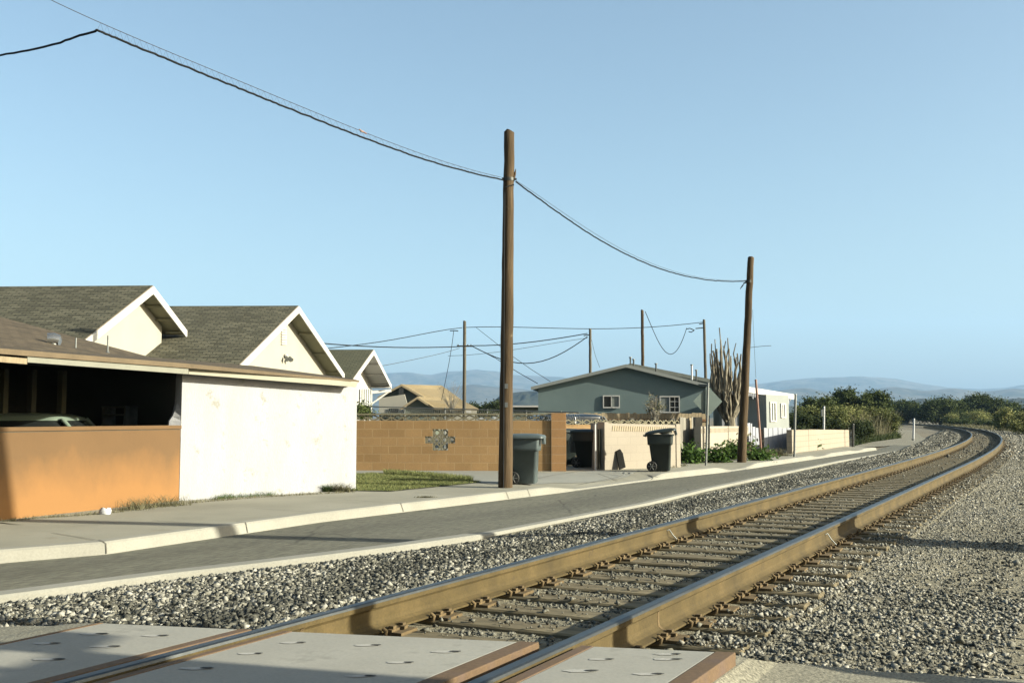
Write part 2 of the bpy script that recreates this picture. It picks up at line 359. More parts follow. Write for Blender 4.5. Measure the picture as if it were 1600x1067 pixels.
def TS(p):
    d = Vector((math.sin(TH0), math.cos(TH0))); q = Vector((p[0]-TP0[0], p[1]-TP0[1])); return 2+q.dot(d), q.x*math.cos(TH0)-q.y*math.sin(TH0)
RAILZ = .225; TIEZ = .02; PANZ = .212

# kerb between street and ballast (top, street side)
KR = [U(x, y, 0) for x, y in ((0, 922), (240, 892), (400, 874), (500, 862), (600, 850), (719, 834), (1000, 781), (1100, 758), (1300, 718), (1400, 700))]
KR = [KR[0]+(KR[0]-KR[1]).normalized()*6]+KR
krx = np.array([p.x for p in KR]); kry = np.array([p.y for p in KR])
def kerb_x(y): return np.interp(y, kry, krx)+np.where(np.asarray(y) > kry[-1], (np.asarray(y)-kry[-1])*.46, 0)

# ------------------------------------------------------------------ setting: ground, hills
g = MB(); G = 14000
g.add([(-G, -200, -.2), (G, -200, -.2), (G, G, -.2), (-G, G, -.2)], [(0, 1, 2, 3)])
struct('ground', g, 'dirt')

def hills(name, prof, dist, wid, mat, seed, rough):
    r_ = np.random.default_rng(seed)
    xs = np.linspace(prof[0][0], prof[-1][0], 260); ys = np.interp(xs, [p[0] for p in prof], [p[1] for p in prof])
    ky = np.cumsum(r_.normal(0, 1, 260)); ky -= np.linspace(ky[0], ky[-1], 260)
    gull = sum(np.sin(xs*.021*k+r_.uniform(0, 6))*1./k for k in (1, 2, 3, 5, 8, 13))
    rows = np.linspace(-1, 1, 26); vs = []
    for j, t in enumerate(rows):
        for i, x in enumerate(xs):
            d = dist*(1+t*wid)
            r3 = ray(x, 533.5); az = math.atan2(r3.x, r3.y)
            h = (651.5-ys[i])/FPX*dist+CAMZ
            prof_h = h*max(0, (1-abs(t)**1.25))
            gl = .10*h*math.sin(gull[i]*2.2+t*9+3*math.sin(i*.11+t*4))*(1-t*t)*(abs(t)**.7)
            z = prof_h+gl+(r_.normal(0, 1)*rough*h*(abs(t) > .05)*(1-abs(t)))
            vs.append((math.tan(az)*d, d, max(z, -2) if abs(t) < 1 else -3))
    n = len(xs); F = [(j*n+i, j*n+i+1, (j+1)*n+i+1, (j+1)*n+i) for j in range(len(rows)-1) for i in range(n-1)]
    o = np_mesh(name, vs, F, mat, smooth=True); tag(o, None, None, kind='structure'); return o
hills('hills', [(-500, 640), (-200, 600), (200, 592), (480, 600), (560, 592), (605, 583), (640, 580), (672, 586), (700, 580), (725, 578), (745, 576), (775, 580), (800, 586), (850, 588), (950, 592), (1100, 596), (1190, 600), (1225, 593), (1290, 589), (1345, 587), (1400, 592), (1440, 600), (1480, 605), (1530, 607), (1570, 605), (1600, 600), (1750, 590), (2100, 610)], 8500, .22, 'hill', 3, .012)
hills('hills', [(-300, 640), (100, 625), (400, 615), (590, 606), (640, 600), (690, 607), (740, 600), (800, 606), (860, 614), (1000, 620), (1170, 616), (1235, 607), (1262, 606), (1300, 614), (1350, 611), (1392, 604), (1440, 610), (1490, 606), (1530, 612), (1580, 606), (1620, 610), (1800, 612), (2100, 630)], 5200, .20, 'hill', 5, .02)
hills('hills', [(730, 651), (752, 645), (768, 628), (785, 617), (805, 612), (830, 610), (870, 611), (930, 618), (1050, 630), (1180, 628), (1230, 634), (1330, 636), (1400, 628), (1440, 622), (1480, 626), (1560, 624), (1640, 618), (1800, 630), (2000, 645)], 1900, .12, 'hill_wood', 8, .05)

# ------------------------------------------------------------------ street, kerbs, pavement
KLpx = [(0, 880), (165, 866), (500, 816), (875, 770), (1000, 753), (1050, 747), (1140, 737), (1370, 703)]
KL = [U(x, y, -.13) for x, y in KLpx]
KL = [KL[0]-(KL[1]-KL[0]).normalized()*8]+KL
KL = [V(p.x, p.y) for p in KL]
endp = U(1432, 696, -.13)
rd = MB()
Rpts = [V(p.x+.05, p.y) for p in KR]+[V(endp.x, endp.y)]
Lpts = [V(p.x-.05, p.y) for p in KL]
poly = [V(p.x, p.y, -.13) for p in Lpts]+[U(1395, 695, -.13)]+[V(p.x, p.y, -.13) for p in reversed(Rpts)]
rd.add(poly, [tuple(range(len(poly)))])
road = struct('road', rd, 'asphalt')
def resample(pts, step):
    out = [pts[0]]
    for a, b in zip(pts[:-1], pts[1:]):
        n = max(1, int((b-a).length/step))
        for i in range(1, n+1): out.append(lerp(a, b, i/n))
    return out
KLs = resample(KL, .35)
def normals(pts):                             # to the left of travel
    N = []
    for i in range(len(pts)):
        t = (pts[min(i+2, len(pts)-1)]-pts[max(i-2, 0)]); t.z = 0; t.normalize(); N.append(V(-t.y, t.x))
    return N
NL = normals(KLs)
def pxof(p):
    d = p-O3; c = math.cos(PITCH); s_ = math.sin(PITCH); f_ = d.y*c+d.z*s_; u_ = -d.y*s_+d.z*c
    return 800+FPX*d.x/f_, 533.5-FPX*u_/f_
KH = [(-999, 0), (862, 0), (905, -.105), (1018, -.105), (1040, .01), (1125, .01), (1145, -.10), (1166, -.10), (1185, 0), (1270, 0), (1278, -.06), (1290, -.06), (1300, .0), (1330, 0), (1338, -.05), (1345, -.05), (1352, 0), (1365, 0), (1392, -.1), (9999, -.12)]
kh = [float(np.interp(pxof(p)[0], [a for a, b in KH], [b for a, b in KH])) for p in KLs]
kb = MB(); rows = []
for p, n, h in zip(KLs, NL, kh):
    rows.append([p+V(0, 0, -.2), p+V(0, 0, -.126), p+n*.035+V(0, 0, h-.022), p+n*.06+V(0, 0, h), p+n*.20+V(0, 0, h+.004), p+n*.20+V(0, 0, -.2)])
vs = [v for r in rows for v in r]; m_ = 6
kb.add(vs, [(i*m_+j, (i+1)*m_+j, (i+1)*m_+j+1, i*m_+j+1) for i in range(len(rows)-1) for j in range(m_-1)], 0)
kerbL = struct('kerb', kb, 'kerb')
# pavement sheet behind the kerb, sinking to the road at the drive
pv = MB(); offs = [.20, .7, 1.3, 2.2, 4.5, 9.0, 16.0]; rows = []
for p, n, h in zip(KLs, NL, kh):
    rows.append([p+n*o+V(0, 0, (h*(1 if o < .3 else .62 if o < 1 else .25 if o < 1.5 else 0))-.002*(1 if o < .3 else 0)) for o in offs])
vs = [v for r in rows for v in r]; m_ = len(offs)
pv.add(vs, [(i*m_+j, (i+1)*m_+j, (i+1)*m_+j+1, i*m_+j+1) for i in range(len(rows)-1) for j in range(m_-1)], 0)
struct('pavement', pv, 'concrete')
# kerb beside the ballast
kr2 = MB(); KRs = resample([V(p.x, p.y) for p in KR], .4); NR = normals(KRs); rows = []
wr = lambda p: float(np.interp(pxof(p)[0], [-999, 715, 742, 1000, 3000], [.24, .22, .17, .17, .17]))
hr = lambda p: float(np.interp(pxof(p)[0], [-999, 722, 738, 1000, 1300, 1440], [.0, .0, -.022, -.035, -.05, -.11]))
for p, n in zip(KRs, NR):
    w_, h = wr(p), hr(p)
    rows.append([p+V(0, 0, -.2), p+V(0, 0, h-.015), p-n*.02+V(0, 0, h), p-n*(w_-.02)+V(0, 0, h), p-n*w_+V(0, 0, h-.02), p-n*(w_+.01)+V(0, 0, -.25)])
vs = [v for r in rows for v in r]; m_ = 6
kr2.add(vs, [(i*m_+j, i*m_+j+1, (i+1)*m_+j+1, (i+1)*m_+j) for i in range(len(rows)-1) for j in range(m_-1)], 0)
struct('kerb', kr2, 'kerb')
# concrete drive in front of the brown wall: greyer slab laid on the pavement
dv = MB(); P_ = [(556, 729), (700, 733), (861, 739), (895, 738), (938, 735), (958, 738), (1000, 743), (985, 747), (930, 754), (890, 756), (868, 755), (840, 756.5), (770, 757), (742, 753), (690, 747), (600, 740), (556, 741)]
def pave_z(p):
    d = [(p-q).length for q in KLs]; i = int(np.argmin(d)); dist = (p-KLs[i]).dot(NL[i]); h = kh[i]
    return float(np.interp(dist, offs[:4], [h, h*.62, h*.25, 0]))
def on_pave(x, y, dz=.004):
    p = U(x, y, 0)
    for _ in range(3): p = U(x, y, pave_z(V(p.x, p.y)))
    return V(p.x, p.y, pave_z(V(p.x, p.y))+dz)
dp = [on_pave(x, y, .004) for x, y in P_]
import bmesh
bm = bmesh.new(); bv = [bm.verts.new(p) for p in dp]; bm.faces.new(bv); bmesh.ops.triangulate(bm, faces=bm.faces[:])
for _ in range(3): bmesh.ops.subdivide_edges(bm, edges=bm.edges[:], cuts=1, use_grid_fill=True)
for v in bm.verts: v.co.z = pave_z(V(v.co.x, v.co.y))+.006
dv.add([v.co.copy() for v in bm.verts], [[v.index for v in f.verts] for f in bm.faces] if not bm.verts.index_update() else [])
bm.free()
struct('driveway', dv, 'concrete_grey')
def strip(pts, wd, z, mi=0, mb=None):
    mb = mb or MB(); pts = [Vector(p) for p in pts]
    for a, b in zip(pts[:-1], pts[1:]):
        t = (b-a); t.z = 0; t.normalize(); n = V(-t.y, t.x)*wd/2
        mb.add([a+n+V(0, 0, z), a-n+V(0, 0, z), b-n+V(0, 0, z), b+n+V(0, 0, z)], [(0, 1, 2, 3)], mi)
    return mb
jm = MB()
for ln in (((903, 757), (960, 748), (1000, 741)), ((835, 749), (868, 742), (903, 737)), ((945, 735), (985, 741), (1028, 749)), ((958, 738), (1010, 738)), ((935, 741), (965, 752))):
    strip([on_pave(x, y, .011) for x, y in ln], .035 if ln[0][0] == 945 else .02, 0, 0, jm)
# scored joints across the pavement
for i in range(4, len(KLs)-4, 5):
    if pxof(KLs[i])[0] < 760 or pxof(KLs[i])[0] > 1040:
        a = KLs[i]; n = NL[i]; strip([a+n*.21, a+n*1.25], .012, .007, 0, jm)
struct('pavement_joints', jm, 'joint')
km = MB()
for px_ in (160, 383, 786, 824, 640):
    i = int(np.argmin([abs(pxof(p)[0]-px_) for p in KLs])); a = KLs[i]; n = NL[i]
    t = V(n.y, -n.x)*.012; h = kh[i]
    pr = [a-n*.006+V(0, 0, -.12), a+n*.03+V(0, 0, h-.018), a+n*.058+V(0, 0, h+.006), a+n*.20+V(0, 0, h+.009)]
    jj = [random.uniform(-.02, .02) for _ in pr]
    km.add([p+V(-n.y*j, n.x*j)-n*.004+t*.5 for p, j in zip(pr, jj)]+[p+V(-n.y*j, n.x*j)-n*.004-t*.5 for p, j in zip(pr, jj)], [(k, k+1, 5+k, 4+k) for k in range(3)])
struct('kerb_cracks', km, 'joint')

# ------------------------------------------------------------------ ballast bed
PEND = 5.60
print('panel end s', PEND, [tuple(round(c, 2) for c in TS(U(x, y, PANZ))) for x, y in ((165, 972), (365, 982), (435, 985), (840, 1003), (905, 1008), (1140, 1018))])
def vnoise(x, y, seed=0):
    v = 0
    for k, (fx, fy, a) in enumerate(((.9, .7, 1), (1.9, -1.3, .6), (-2.7, 3.1, .4), (5.3, 4.1, .25), (9.1, -7.7, .15))):
        v = v+a*np.sin(fx*x+fy*y+seed*1.7+k*2.1)
    return v/2.
def bed_z(s, o, x, y):
    z = np.full_like(x, -.004); z = z+.010*vnoise(x*2, y*2, 1)
    z = np.where(o > 1.35, -.02-.05*np.clip((o-1.35)/1.2, 0, 1)+.022*vnoise(x, y, 2), z)
    kx = kerb_x(y); dk = (x-kx)*.85
    z = np.where(o < -1.3, -.02+.03*np.exp(-((o+1.75)/.3)**2)+.012*vnoise(x*2, y*2, 4), z)
    near = (o < -1.2)
    lim = -.06-.03*np.clip((s-12)/10, 0, 1)
    z = np.where(near & (dk < .75), np.minimum(z, lim+(z-lim)*np.clip((dk-.35)/.4, 0, 1)), z)
    z = np.where(dk < .08, -.45, z)
    return z
ss = np.concatenate([np.arange(-4, 22, .12), np.arange(22, 60, .35), np.arange(60, 258, 1.5)])
oo = np.concatenate([np.arange(-7, -3.4, .4), np.arange(-3.4, 1.6, .09), np.arange(1.6, 6, .2), np.arange(6, 26, 1.)])
SS, OO = np.meshgrid(ss, oo, indexing='ij'); X, Y = TR(SS, OO); Z = bed_z(SS, OO, X, Y)
na, nb = SS.shape; idx = np.arange(na*nb).reshape(na, nb)
F = np.stack([idx[:-1, :-1], idx[:-1, 1:], idx[1:, 1:], idx[1:, :-1]], -1).reshape(-1, 4)
zc = Z.ravel()
bed = np_mesh('ballast_bed', np.stack([X, Y, Z], -1).reshape(-1, 3), F, 'gravel_bed', smooth=True); tag(bed, None, None, kind='structure')
# loose stones
cube = np.array([(-1, -1, -1), (1, -1, -1), (1, 1, -1), (-1, 1, -1), (-1, -1, 1), (1, -1, 1), (1, 1, 1), (-1, 1, 1)], float)*.58
cf = np.array([(0, 3, 2, 1), (4, 5, 6, 7), (0, 1, 5, 4), (1, 2, 6, 5), (2, 3, 7, 6), (3, 0, 4, 7)])
def stones(x, y, z, size, tint):
    n = len(x); v = np.repeat(cube[None], n, 0)
    v = v*(1+rng.normal(0, .26, (n, 8, 1)))+rng.normal(0, .24, (n, 8, 3))
    v = v*rng.uniform(.65, 1.25, (n, 1, 3)); q = rng.normal(0, 1, (n, 4)); q /= np.linalg.norm(q, axis=1)[:, None]
    a, b, c, d = q.T
    Rm = np.stack([1-2*(c*c+d*d), 2*(b*c-a*d), 2*(b*d+a*c), 2*(b*c+a*d), 1-2*(b*b+d*d), 2*(c*d-a*b), 2*(b*d-a*c), 2*(c*d+a*b), 1-2*(b*b+c*c)], -1).reshape(n, 3, 3)
    v = np.einsum('nij,nkj->nki', Rm, v)*size[:, None, None]*.5; v[..., 2] *= .8
    v += np.stack([x, y, z], -1)[:, None, :]
    f = (cf[None]+np.arange(n)[:, None, None]*8).reshape(-1, 4)
    return v.reshape(-1, 3), f, np.repeat(tint, 8)
def in_view(x, y, z, mx=170, my=90):
    c, s_ = math.cos(PITCH), math.sin(PITCH); dz = z-CAMZ; f_ = y*c+dz*s_; u_ = -y*s_+dz*c; f_ = np.where(f_ < .3, np.nan, f_)
    px = 800+FPX*x/f_; py = 533.5-FPX*u_/f_
    return (px > -mx) & (px < 1600+mx) & (py < 1067+my)
TS0 = 5.94-.115; TSP = .505
def scatter(s0, s1, o0, o1, dens, smin, smax):
    n = int((s1-s0)*(o1-o0)*dens); s = rng.uniform(s0, s1, n); o = rng.uniform(o0, o1, n); x, y = TR(s, o); z = bed_z(s, o, x, y)
    k = in_view(x, y, z) & ((x-kerb_x(y))*.85 > .30)
    ph = ((s-.07*o-TS0) % TSP)/TSP; ontie = (ph < .46) & (s > 5.7) & (abs(o) < 1.3)
    k &= ~(ontie & (rng.random(n) > np.where(o > .95, .45, .10)))
    k &= ~(abs(abs(o)-.7525) < .12)
    k &= (s > 5.61+.325*o) | (abs(o) > 1.7)
    right_dirt = (o > 2.6) & (vnoise(x*.8, y*.8, 9)+.5*(s < 8.5) > .15) & (s < 16)
    k &= ~(right_dirt & (rng.random(n) > .22))
    k &= ~((s < 6.2-.12*(o-1.5)) & (o > 1.5))
    k &= ~((s < 5.02) & (o < -1.65) & (x < -2.9+0*o))
    k &= ~((s < 5.0+.15*(o+1.65)) & (o < -1.65))
    s, o, x, y, z, ontie = [a[k] for a in (s, o, x, y, z, ontie)]; n = len(s)
    size = smin+(smax-smin)*rng.random(n)**2.6
    size = size*np.where((o < -.75) & (o > -1.5), .62, 1.)
    z = np.where(ontie, TIEZ+.004, z)+size*np.where(ontie, .25, rng.uniform(-.20, .20, n))
    t = np.clip(rng.normal(.60, .20, n)+.13*vnoise(x*.9, y*.9, 7), 0, 1); t = np.where(rng.random(n) < .10, rng.uniform(0, .2, n), t)
    band = np.exp(-((o+1.95+.22*np.sin(s*.9)+.12*np.sin(s*2.3))/.30)**2)*1.1+.4*np.exp(-((o+2.6)/.3)**2)+.35*(s < 6.5)*(o < -1.6)
    t = np.where((rng.random(n) < .12+band*.62), rng.uniform(0, .25, n), t)
    t = np.where((o > 2) & (vnoise(x*.5, y*.5, 5) > .25) & (rng.random(n) < .4), rng.uniform(.02, .3, n), t)
    t = np.where(abs(o) < .7, t*.62, t)
    return x, y, z, size, np.clip(t, 0, 1)
SC = [(1.5, 10, -5.2, -.75, 3000, .014, .058), (1.5, 10, -.75, .75, 1500, .014, .042), (1.5, 10, .75, 3.2, 3000, .010, .046), (1.5, 10, 3.2, 9, 2400, .007, .032),
      (10, 18, -4.5, -.75, 1500, .018, .055), (10, 18, -.75, .75, 800, .018, .042), (10, 18, .75, 9, 1300, .012, .038),
      (18, 36, -4.5, -.75, 650, .026, .06), (18, 36, -.75, .75, 220, .025, .05), (18, 36, .75, 12, 380, .022, .05),
      (36, 75, -7, 14, 85, .05, .11), (75, 160, -7, 20, 16, .09, .18)]
ob = tag(bpy.data.objects.new('tmp', None), None, None); bpy.data.objects.remove(ob)
PV, PF, PT = [], [], []; base = 0
for a in SC:
    v, f, t = stones(*scatter(*a)); PV.append(v); PF.append(f+base); PT.append(t); base += len(v)
# loose asphalt / gravel crumbs bottom right and bigger lone stones
bs = [U(x, y, -.02) for x, y in ((1355, 1000), (1498, 1000), (1530, 1040), (1250, 1010), (1240, 985), (1545, 700), (1590, 880))]
v, f, t = stones(np.array([p.x for p in bs]), np.array([p.y for p in bs]), np.array([p.z+.01 for p in bs]), np.array([.05, .075, .07, .08, .06, .2, .09]), np.array([.2, .3, .1, .3, .8, .95, .6]))
PV.append(v); PF.append(f+base); PT.append(t); base += len(v)
stn = np_mesh('ballast_stones', np.concatenate(PV), np.concatenate(PF), 'rock', np.concatenate(PT)); print('stones', base//8)
tag(stn, 'loose grey crushed stone ballast lying around the railway track', 'ballast', kind='stuff')

# asphalt aprons by the crossing
def apron(line, back, zb):
    """sheet of asphalt whose far edge follows line (x, y pixels, height) and which runs back towards the camera"""
    mb = MB(); L_ = resample([U(x, y, z) for x, y, z in line], .15); L_ = [p+V(random.gauss(0, .02), random.gauss(0, .02)) for p in L_]; n = len(L_)
    B_ = [p+back+V(0, 0, max(p.z, .02)-p.z+.01) for p in L_]; lo = [V(p.x, p.y, -.3)+V(.0, .12) for p in L_]
    mb.add(L_+B_+lo, [(i, n+i, n+i+1, i+1) for i in range(n-1)]+[(i, i+1, 2*n+i+1, 2*n+i) for i in range(n-1)]); return struct('asphalt_apron', mb, 'asphalt_apron')
apron([(1137, 1020, .165), (1165, 1027, .15), (1215, 1036, .09), (1320, 1044, .04), (1460, 1053, .015), (1620, 1064, .0), (1900, 1085, -.02)], V(-1.83, -3.27), .1)
apron([(-260, 990, .05), (-60, 981, .08), (40, 976.5, .11), (120, 974, .13), (161, 973, .14)], V(-2.0, -4.0), .1)

# ------------------------------------------------------------------ crossing panels
def panel(o0, o1, s1, label, steel_left, steel_right, lw=.07, rw=.07):
    root = thing('concrete_crossing', label, 'crossing panel', T3(s1, (o0+o1)/2, 0), 'concrete panels of the level crossing')
    a = MB(); z0, z1 = -.05, PANZ
    def blk(mb, oa, ob_, za, zb, sa=-5., sb=s1, mi=0, sk=True):
        k = lambda s_, o_: s_+.325*o_
        P = [T3(k(sa, oa), oa, za), T3(k(sa, ob_), ob_, za), T3(k(sb, ob_), ob_, za), T3(k(sb, oa), oa, za), T3(k(sa, oa), oa, zb), T3(k(sa, ob_), ob_, zb), T3(k(sb, ob_), ob_, zb), T3(k(sb, oa), oa, zb)]; mb.hexa(P, mi)
    blk(a, o0+steel_left, o1-steel_right, z0, z1); bevel(mk('slab', a, 'panel', parent=root), .006)
    for wd, oa, ob_ in ((steel_left, o0, o0+steel_left), (steel_right, o1-steel_right, o1)):
        if wd > 0:
            b = MB(); blk(b, oa+.001, ob_-.001, z0-.01, z1+.002, sb=s1+.004); bevel(mk('steel_edge', b, 'panel_rust', parent=root), .004)
    e = MB(); blk(e, o0+.002, o1-.002, z1-.03, z1-.012, sa=s1+.0005, sb=s1+.008); mk('end_plate', e, 'rust_dark', parent=root)
    return root
def pockets(root, pts):
    for k, (x, y) in enumerate(pts):
        p = U(x, y, PANZ); d = random.uniform(-.3, .3); mb = MB(); sc = random.uniform(.8, 1.25)
        ring = lambda r, n=12, ex=1.7: [p+V(math.cos(2*math.pi*i/n)*r*ex*random.uniform(.85, 1.15), math.sin(2*math.pi*i/n)*r*random.uniform(.8, 1.2), .0025) for i in range(n)]
        r1 = ring(.022*sc, ex=2.6); mb.add(r1, [tuple(range(12))], 1)
        r2 = [q*1+V(.05, .0, .002) for q in ring(.011*sc, ex=2.4)]; mb.add(r2, [tuple(range(12))], 0)
        mk('lifting_pocket', mb, ['dark_hole', 'scuff'], parent=root)
p1 = panel(-1.68, -.83, 5.60, 'pale concrete crossing panel on the street side of the left rail, striped by shadow', .03, .07)
p2 = panel(-.665, .62, 5.60, 'pale concrete crossing panel lying between the two rails', .05, .10)
p3 = panel(.83, 1.53, 5.57, 'pale concrete crossing panel beside the gravel, right of the right rail', .06, .09)
pockets(p1, ((145, 990), (240, 993), (163, 1010), (70, 1005), (75, 1030)))
pockets(p2, ((455, 1004), (388, 1021), (572, 1008), (695, 1018), (622, 1035), (305, 1044), (560, 1056)))
pockets(p3, ((936, 1030), (1040, 1030), (906, 1048), (1010, 1053), (1040, 1022)))

# ------------------------------------------------------------------ rails
prof = [(-.076, 0), (.076, 0), (.076, .011), (.032, .026), (.013, .042), (.0095, .065), (.0095, .122), (.018, .136), (.0365, .143), (.0375, .168), (.033, .180), (.022, .185), (-.022, .185), (-.033, .180), (-.0375, .168), (-.0365, .143), (-.018, .136), (-.0095, .122), (-.0095, .065), (-.013, .042), (-.032, .026), (-.076, .011)]
def rail(o, label):
    s_ = np.concatenate([np.arange(-8, 30, .5), np.arange(30, 256, 1.)]); mb = MB(); n = len(prof); vs = []
    for s in s_:
        for (a, z) in prof: vs.append(T3(s, o+a, RAILZ-.185+z))
    for i in range(len(s_)-1):
        for k in range(n):
            top = k in (10, 11, 12, 9)
            mb.f.append([i*n+k, i*n+(k+1) % n, (i+1)*n+(k+1) % n, (i+1)*n+k]); mb.m.append(1 if top else 0); mb.sm.append(False)
    mb.v = vs; mb.f.append(list(range(n))[::-1]); mb.m.append(0); mb.sm.append(False)
    root = thing('rail', label, 'rail', T3(PEND, o, 0), 'rails of the track')
    mk('rail_bar', mb, ['rust', 'steel_top'], parent=root)
    return root
rl = rail(-.7525, 'rusty steel rail on the street side, the left one of the pair')
rr = rail(.7525, 'rusty steel rail on the open gravel side, the right one of the pair')
def weld(root, o, s, wd=.03, mat='rust_dark'):
    mb = MB(); n = len(prof); k = 1.06
    r1 = [T3(s-wd/2, o+a*k+(.0015 if a > 0 else -.0015), RAILZ-.185+z) for a, z in prof if z < .15]
    r2 = [T3(s+wd/2, o+a*k+(.0015 if a > 0 else -.0015), RAILZ-.185+z) for a, z in prof if z < .15]
    mb.loft([r1, r2], smooth=False); mk('weld', mb, mat, parent=root)
def s_at(px_, o, z=RAILZ):
    s = np.arange(2, 120, .02); x, y = TR(s, o); c, s2 = math.cos(PITCH), math.sin(PITCH); p = 800+FPX*x/(y*c+(z-CAMZ)*s2); return float(s[int(np.argmin(abs(p-px_)))])
for px_ in (471, 1428): weld(rl, -.7525, s_at(px_, -.7525))
for px_ in (1025, 1445, 1520): weld(rr, .7525, s_at(px_, .7525))
# joint bond wires
for root, o, px_ in ((rl, -.7525, 1040), (rr, .7525, 1287)):
    s = s_at(px_, o); mb = MB(); mb.tube([T3(s, o+.012, .15), T3(s+.02, o+.03, .16), T3(s+.05, o+.06, .1), T3(s+.09, o+.1, .045)], .006, 6); mk('bond_wire', mb, 'metal', parent=root)

# ------------------------------------------------------------------ ties
TIES = 'wooden ties under the track'; TL = 'weathered brown timber tie half buried in ballast under the rails'
def make_tie():
    root = thing('railroad_tie', TL, 'railroad tie', (0, 0, 0), TIES)
    mb = MB(); mb.box((0, 0, -.07), (2.6, .23, .18)); w_ = mk('timber', mb, 'tie', parent=root, local=True); bevel(w_, .012, 1)
    for sx in (-1, 1):
        c = sx*.7525
        mb = MB(); mb.box((c+sx*.01, 0, TIEZ+.010), (.37, .19, .018)); mb.box((c+.095, 0, TIEZ+.026), (.03, .19, .014)); mb.box((c-.095, 0, TIEZ+.026), (.03, .19, .014))
        pl_ = mk('tie_plate', mb, 'rust_dark', parent=root, local=True)
        for side in (-1, 1):
            for xx, yy, hh in ((.083, -.055, .062), (.083, .055, .062), (.118, .015, .052)):
                x = c+side*xx; P = []
                for (hx, hy, z) in ((.009, .009, .02), (.009, .009, hh-.01), (.018, .018, hh-.008), (.017, .016, hh+.008)):
                    P.append([V(x+side*.006-hx, yy-hy, z), V(x+side*.006+hx, yy-hy, z), V(x+side*.006+hx, yy+hy, z), V(x+side*.006-hx, yy+hy, z)])
                mb = MB(); mb.loft(P, smooth=False); mk('spike', mb, 'rust_dark', parent=pl_, local=True)
        for yy in (-.14,):
            mb = MB()
            mb.tube([(c-.085, yy, .062), (c-.09, yy, .035), (c-.07, yy, .022), (c+.07, yy, .022), (c+.092, yy, .03), (c+.098, yy, .052), (c+.075, yy, .066)], .012, 6)
            mk('rail_anchor', mb, 'rust_dark', parent=root, local=True)
    return root
proto = make_tie(); far_me = [c for c in proto.children if c.name.startswith('timber')][0]
nt_ = 0; s = TS0+.115
while s < TS0+288*TSP:
    p = T3(s, 0, 0); th = float(np.interp(s, _s, _th)); jit = random.gauss(0, .012)
    if nt_ == 0: t = proto; t.location = p
    elif s < 26: t = copy_tree(proto, loc=p)
    elif s < 60:
        t = proto.copy(); COL.objects.link(t); t.location = p
        for ch in proto.children:
            c_ = ch.copy(); COL.objects.link(c_); c_.parent = t
    else:
        t = far_me.copy(); COL.objects.link(t); t.parent = None; t.name = 'railroad_tie'; t.location = p; tag(t, TL, 'railroad tie', TIES)
    t.rotation_euler = (0, 0, -th+.07+jit); nt_ += 1; s += TSP
print('ties', nt_)

# ------------------------------------------------------------------ carport building on the left with orange and white walls
orL = V(*U(8, 812, 0).xy); orR = V(*U(280, 782, 0).xy); whR = V(*U(556, 765, 0).xy)
od = (orR-orL).normalized(); on = V(-od.y, od.x); wd_ = (whR-orR).normalized(); wn = V(-wd_.y, wd_.x)
orA = orL-od*5
root = thing('garden_wall', 'low rendered orange wall along the pavement left of the white wall', 'wall', orL)
mb = MB(); mb.wall(orA, orR-od*.01, -.1, 1.125, .18); mk('wall_face', mb, 'orange', parent=root)
mb = MB(); mb.wall(orA-on*.025, orR-od*.012-on*.025, 1.132, 1.19, .23); bevel(mk('coping', mb, 'orange', parent=root), .008)
mb = MB(); mb.wall(orA-on*.004, orR-od*.02-on*.004, 1.122, 1.134, .19); mk('coping_joint', mb, 'joint', parent=root)
cp = thing('carport', 'open brown roofed carport with thick white side wall behind the orange wall', 'carport', orR)
# white wall: front sheet with rough end
zt0 = 2.02; zt1 = 1.92
mb = MB(); mb.wall(orR+wd_*.0, whR, -.1, zt0, .20, z1b=zt1); mk('white_wall', mb, 'white_wall', parent=cp)
# ragged jamb where the wall meets the opening
jb = MB(); rings = []
for z, e in ((1.0, .16), (1.19, .155), (1.26, .15), (1.33, .10), (1.42, .055), (1.55, .03), (1.75, .02), (1.93, .02), (2.0, .005)):
    e += random.uniform(-.006, .006); c = orR-wd_*.0
    rings.append([c+wn*.003+V(0, 0, z), c-wd_*e+wn*.02-wd_*.0+wn*.09+V(0, 0, z), c-wd_*(e*.9)+wn*.19+V(0, 0, z), c+wn*.197+V(0, 0, z)])
jb.loft(rings, smooth=False); mk('jamb', jb, 'white_wall', parent=cp)
# fascias
def fascia(name, pts_top, pts_bot, pl0, pl1, th, mat):
    t = [PL(x, y, pl0, pl1) for x, y in pts_top]; b = [PL(x, y, pl0, pl1) for x, y in pts_bot]
    n = V(-(pl1-pl0).y, (pl1-pl0).x).normalized()*th
    mb = MB(); mb.hexa([b[0], b[1], b[1]+n, b[0]+n, t[0], t[1], t[1]+n, t[0]+n]); return mk(name, mb, mat, parent=cp)
f0, f1 = orL-on*.30, orR-on*.30
g0, g1 = orR-wn*.27, whR-wn*.27
fascia('fascia', ((43, 556), (294.5, 573)), ((43, 566), (294.5, 584.5)), f0, f1, .05, 'grey_trim')
fascia('fascia', ((-80, 549), (42.5, 560)), ((-80, 559), (42.5, 569)), f0, f1, .05, 'wood_tan')
fascia('fascia', ((295, 572.5), (560, 597.5)), ((295, 584.5), (556, 604.5)), g0, g1, .05, 'cream_trim')
